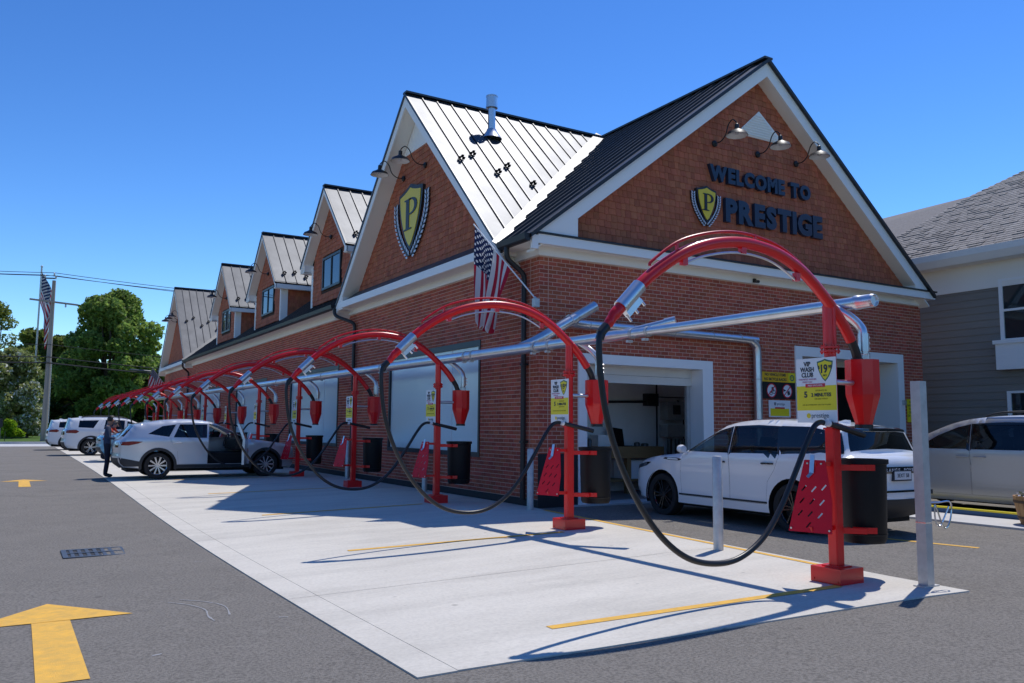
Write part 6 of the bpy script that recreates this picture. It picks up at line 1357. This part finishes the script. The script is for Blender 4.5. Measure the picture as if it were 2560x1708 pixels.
# ================================================================ STREET EDGE
def tree(name, label, x, y, z0, clumps, leaf, lsz, nleaf, trunk_r, trunk_h, group='trees beyond the lawn', limbs=6, blossom=0.0, cat='tree'):
    """clumps: list of (dx,dy,dz,rx,ry,rz)"""
    t = thing(name, label, cat, (x,y,z0)); q = MB()
    q.tube([(x,y,z0-.3),(x+.05,y,z0+trunk_h*.4),(x-.05,y,z0+trunk_h)], [trunk_r*1.25,trunk_r,trunk_r*.7], 10)
    for i in range(min(limbs,len(clumps))):
        c = clumps[i]; p = Vector((x+c[0],y+c[1],z0+c[2])); s0 = Vector((x,y,z0+trunk_h*random.uniform(.6,1))); m_ = s0.lerp(p,.5)+Vector((0,0,-.3)); q.tube([s0,m_,p], [trunk_r*.45,trunk_r*.3,trunk_r*.12], 7)
    part('trunk', q, M['bark'], t)
    vol = np.array([c[3]*c[4]*c[5] for c in clumps])**(2/3); vol /= vol.sum()
    idx = rng.choice(len(clumps), nleaf, p=vol); C = np.array(clumps)
    d = rng.normal(size=(nleaf,3)); d /= np.linalg.norm(d,axis=1)[:,None]; rad = rng.uniform(.55,1.08,nleaf)**.6
    # lumpy shell so that clumps have gaps and uneven outlines
    lump = 1+.16*np.sin(d[:,0]*7+idx*1.7)*np.sin(d[:,1]*6+idx)*np.sin(d[:,2]*7+idx*.6)
    p = C[idx,:3]+d*C[idx,3:6]*(rad*lump)[:,None]+np.array([x,y,z0]); keep = p[:,2] > z0+.1; p = p[keep]; n = len(p)
    a = rng.normal(size=(n,3)); a /= np.linalg.norm(a,axis=1)[:,None]; b = rng.normal(size=(n,3)); b -= a*(a*b).sum(1)[:,None]; b /= np.linalg.norm(b,axis=1)[:,None]
    s = (lsz*rng.uniform(.6,1.4,n))[:,None]; v = np.stack([p-a*s, p+b*s*.55, p+a*s, p-b*s*.55],1).reshape(-1,3)-np.array([x,y,z0])
    me = bpy.data.meshes.new('crown'); f = np.arange(n*4).reshape(-1,4); me.from_pydata(v.tolist(), [], f.tolist())
    at = me.attributes.new('rnd','FLOAT','FACE'); at.data.foreach_set('value', rng.random(n)); me.materials.append(M[leaf])
    if blossom: me.materials.append(M['blossom']); me.polygons.foreach_set('material_index', (rng.random(n) < blossom).astype(int).tolist())
    o = link('crown', me, t); t['group'] = group; return t
def clumpset(n, R_, H, z0, s=(.9,1.6), seed=1):
    r_ = random.Random(seed); out = []
    for i in range(n):
        a = r_.random()*6.283; h = r_.random(); rr = R_*math.sqrt(max(.05, 1-(2*h-.85)**2*.85))*math.sqrt(r_.random()); k_ = r_.uniform(*s)
        out.append((rr*math.cos(a), rr*math.sin(a), z0+h*H, k_, k_, k_*.8))
    return out
# depths chosen along the street behind the lawn
tree('broadleaf_tree', 'large round bright green tree directly behind the far end of the vacuum row', 8.3, 96, .6, clumpset(125, 4.9, 12.0, 2.2, (.7,1.35), 3), 'leaf_main', .21, 52000, .38, 5, limbs=14)
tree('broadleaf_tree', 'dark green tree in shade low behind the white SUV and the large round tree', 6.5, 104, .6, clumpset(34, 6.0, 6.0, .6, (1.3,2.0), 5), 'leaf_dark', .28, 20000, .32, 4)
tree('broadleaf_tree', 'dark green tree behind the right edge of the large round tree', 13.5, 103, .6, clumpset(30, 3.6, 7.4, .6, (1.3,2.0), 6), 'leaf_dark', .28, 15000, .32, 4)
tree('broadleaf_tree', 'olive green tree seen between the flagpole and the utility pole', 3.9, 110, .6, clumpset(60, 3.0, 9.6, 1.0, (.7,1.3), 8), 'leaf_olive', .26, 15000, .3, 4)
tree('broadleaf_tree', 'olive green tree left of the flagpole behind the blossoming shrub', 1.6, 112, .6, clumpset(60, 3.0, 10.2, 1.0, (.7,1.3), 9), 'leaf_olive', .26, 15000, .3, 4)
tree('broadleaf_tree', 'thin topped tall tree cut by the left edge of the view', -1.9, 92, .6, clumpset(22, 1.9, 9.6, 2.5, (.5,1.1), 12), 'leaf_olive', .15, 3800, .28, 6)
tree('blossom_shrub', 'tall pale green shrub with cream blossom at the left edge', -.55, 82, .4, clumpset(60, 2.1, 6.9, .6, (.45,.95), 14), 'leaf_pale', .17, 15000, .14, 2, 'shrubs on the lawn', 4, .12, 'shrub')
tree('blossom_shrub', 'cream flowering shrub beside the flagpole foot', .95, 80, .4, clumpset(14, .8, 3.4, .5, (.5,.8), 15), 'leaf_pale', .15, 5500, .1, 1.4, 'shrubs on the lawn', 3, .32, 'shrub')
tree('lime_shrub', 'low bright yellow green shrub on the lawn at the left edge', -.15, 78, .3, [(-.5,0,.5,.4,.4,.35),(0,0,.9,.35,.35,.5),(.4,.1,.45,.35,.3,.3),(.1,0,.4,.5,.4,.3),(-.3,0,1.2,.25,.25,.3),(.7,0,.3,.25,.25,.2)], 'leaf_bright', .11, 2200, .06, .5, 'shrubs on the lawn', 3, 0, 'shrub')
for i, (x, lb) in enumerate(((1.9,'low clipped green hedge bush behind the utility pole foot'),(4.4,'low clipped green hedge bush behind the parked white cars'))):
    tree('hedge_bush', lb, x, 86, .35, [(dx,0,.55,.8,.6,.5) for dx in (-1.2,-.4,.4,1.2)], 'leaf_dark', .14, 3000, .05, .4, 'shrubs on the lawn', 2, 0, 'shrub')
q = MB()  # far-off wood closing the horizon behind the individual trees
nw = 26000; xs = rng.uniform(-160,190,nw); zz = rng.uniform(0,1,nw)**1.1; hh = 8.6+1.6*np.sin(xs*.13)+1.2*np.sin(xs*.41+1); ys = rng.uniform(128,142,nw)
me = bpy.data.meshes.new('far_woods'); p = np.stack([xs,ys,.8+zz*hh],1); a = rng.normal(size=(nw,3)); a /= np.linalg.norm(a,axis=1)[:,None]; b = rng.normal(size=(nw,3)); b -= a*(a*b).sum(1)[:,None]; b /= np.linalg.norm(b,axis=1)[:,None]
s = rng.uniform(.5,1.0,nw)[:,None]; v = np.stack([p-a*s,p+b*s*.6,p+a*s,p-b*s*.6],1).reshape(-1,3); me.from_pydata(v.tolist(), [], np.arange(nw*4).reshape(-1,4).tolist()); at = me.attributes.new('rnd','FLOAT','FACE'); at.data.foreach_set('value', rng.random(nw)); me.materials.append(M['leaf_dark']); o = link('far_woods', me); o['kind'] = 'stuff'
nb = 16000; side_ = rng.integers(0,2,nb); tt_ = rng.uniform(0,1,nb); px2 = np.where(side_ == 0, -46+rng.uniform(-4,4,nb), -50+130*tt_); py2 = np.where(side_ == 0, -50+120*tt_, -52+rng.uniform(-4,4,nb)); pz2 = rng.uniform(0,1,nb)*(6.5+2*np.sin(tt_*37))  # out-of-view tree belt, added so the windows reflect foliage, not bare sky
me = bpy.data.meshes.new('unseen_tree_belt'); p = np.stack([px2,py2,pz2],1); a = rng.normal(size=(nb,3)); a /= np.linalg.norm(a,axis=1)[:,None]; b = rng.normal(size=(nb,3)); b -= a*(a*b).sum(1)[:,None]; b /= np.linalg.norm(b,axis=1)[:,None]
s = rng.uniform(.5,1.0,nb)[:,None]; v = np.stack([p-a*s,p+b*s*.6,p+a*s,p-b*s*.6],1).reshape(-1,3); me.from_pydata(v.tolist(), [], np.arange(nb*4).reshape(-1,4).tolist()); at = me.attributes.new('rnd','FLOAT','FACE'); at.data.foreach_set('value', rng.random(nb)); me.materials.append(M['leaf_main']); o = link('unseen_tree_belt', me); o['kind'] = 'stuff'
# utility pole and wires
UP = (1.98, 72.6); t = thing('utility_pole', 'weathered wooden utility pole with crossarm standing behind the kerb', 'utility pole', (*UP,0))
q = MB(); q.tube([(UP[0],UP[1],0),(UP[0]+.02,UP[1],12.5)], [.23,.13], 14); part('pole', q, M['pole_wood'], t)
q = MB(); q.bar((UP[0]-1.55,UP[1]-.22,10.9),(UP[0]+1.75,UP[1]-.22,10.7), .10,.13); part('crossarm', q, M['pole_wood'], t)
q = MB(); q.bar((UP[0]-.65,UP[1]-.2,12.6),(UP[0]+.15,UP[1]-.2,12.65), .08,.10); part('top_bracket', q, M['steel_grey'], t)
for dx, z in ((-.6,12.75),(.0,12.95),(.12,12.72),(.9,10.55)): q = MB(); q.lathe([(.05,-.1),(.07,0),(.05,.05),(.065,.1),(0,.16)], (UP[0]+dx,UP[1]-.2,z), 'Z', 10); part('insulator', q, M['galv_flat'], t)
q = MB(); q.tube([(UP[0]+.24,UP[1],1.5),(UP[0]+.2,UP[1],6.2)], .03, 6); part('conduit', q, M['galv_flat'], t)
def wire(a, b, sag, r_, label, name='overhead_wire'):
    a = Vector(a); b = Vector(b); pts = [a.lerp(b,i/24)-Vector((0,0,sag*4*(i/24)*(1-i/24))) for i in range(25)]; q = MB(); q.tube(pts, r_, 6, 0, False); return solo(name, q, M['wire'], label, 'wire', tuple(a), 'overhead wires along the street')
for i, (dx, z, lb) in enumerate(((-.6,12.85,'upper left thin power wire at the pole top'),(.0,13.08,'topmost thin power wire on the utility pole'),(.12,12.86,'third thin power wire at the pole top'))):
    wire((UP[0]+dx-34,UP[1]+4,z+.8), (UP[0]+dx,UP[1]-.2,z), .7, .022, lb+', span to the left edge'); wire((UP[0]+dx,UP[1]-.2,z), (UP[0]+dx+46,UP[1]-10,z-.4-.3*i), .9, .022, lb+', span towards the brick building')
for z, r_, lb in ((6.1,.05,'thick black telephone cable crossing the pole, lowest of the cables'),(6.55,.035,'black telephone cable just above the lowest one'),(7.5,.02,'thin middle wire crossing the pole above the telephone cables')):
    wire((UP[0]-34,UP[1]+4,z+.4), (UP[0],UP[1]-.24,z), .35, r_, lb+', left span'); wire((UP[0],UP[1]-.24,z), (UP[0]+46,UP[1]-10,z-.6), 1.0, r_, lb+', right span')
for x, lb in ((-2.9,'black cable splice case on the left telephone cable'),(8.3,'grey cable splice case on the right telephone cable')):
    q = MB(); zz = 6.15-.0*x-(.42 if x > 3 else -.05); yy = UP[1]-.24+(-.217*(x-UP[0])*1.0 if x > 3 else .5); q.tube([(x-.8,yy,zz),(x-.7,yy,zz),(x+.7,yy,zz-.08),(x+.8,yy,zz-.08)], [.04,.085,.085,.04], 10); solo('splice_case', q, M['steel_grey'] if x > 0 else M['wire'], lb, 'cable splice', (x,yy,zz), 'overhead wires along the street')
t = thing('mailbox', 'small dark roadside box on a post at the left edge', 'mailbox', (-.9,74.5,.15)); q = MB(); q.box(-1.15,-.75,74.3,74.8,1.15,1.85); part('box', q, M['black_metal'], t); q = MB(); q.box(-1.05,-.85,74.45,74.65,.15,1.15); part('post', q, M['pole_wood'], t)
for i, (x, lb) in enumerate(((-.55,'thin dark marker stake on the lawn, left one'),(1.85,'thin dark marker stake on the lawn near the pole'))):
    q = MB(); q.tube([(x,73.2,.1),(x,73.2,.85)], .025, 6); solo('marker_stake', q, M['black_metal'], lb, 'stake', (x,73.2,.1), 'marker stakes on the lawn')
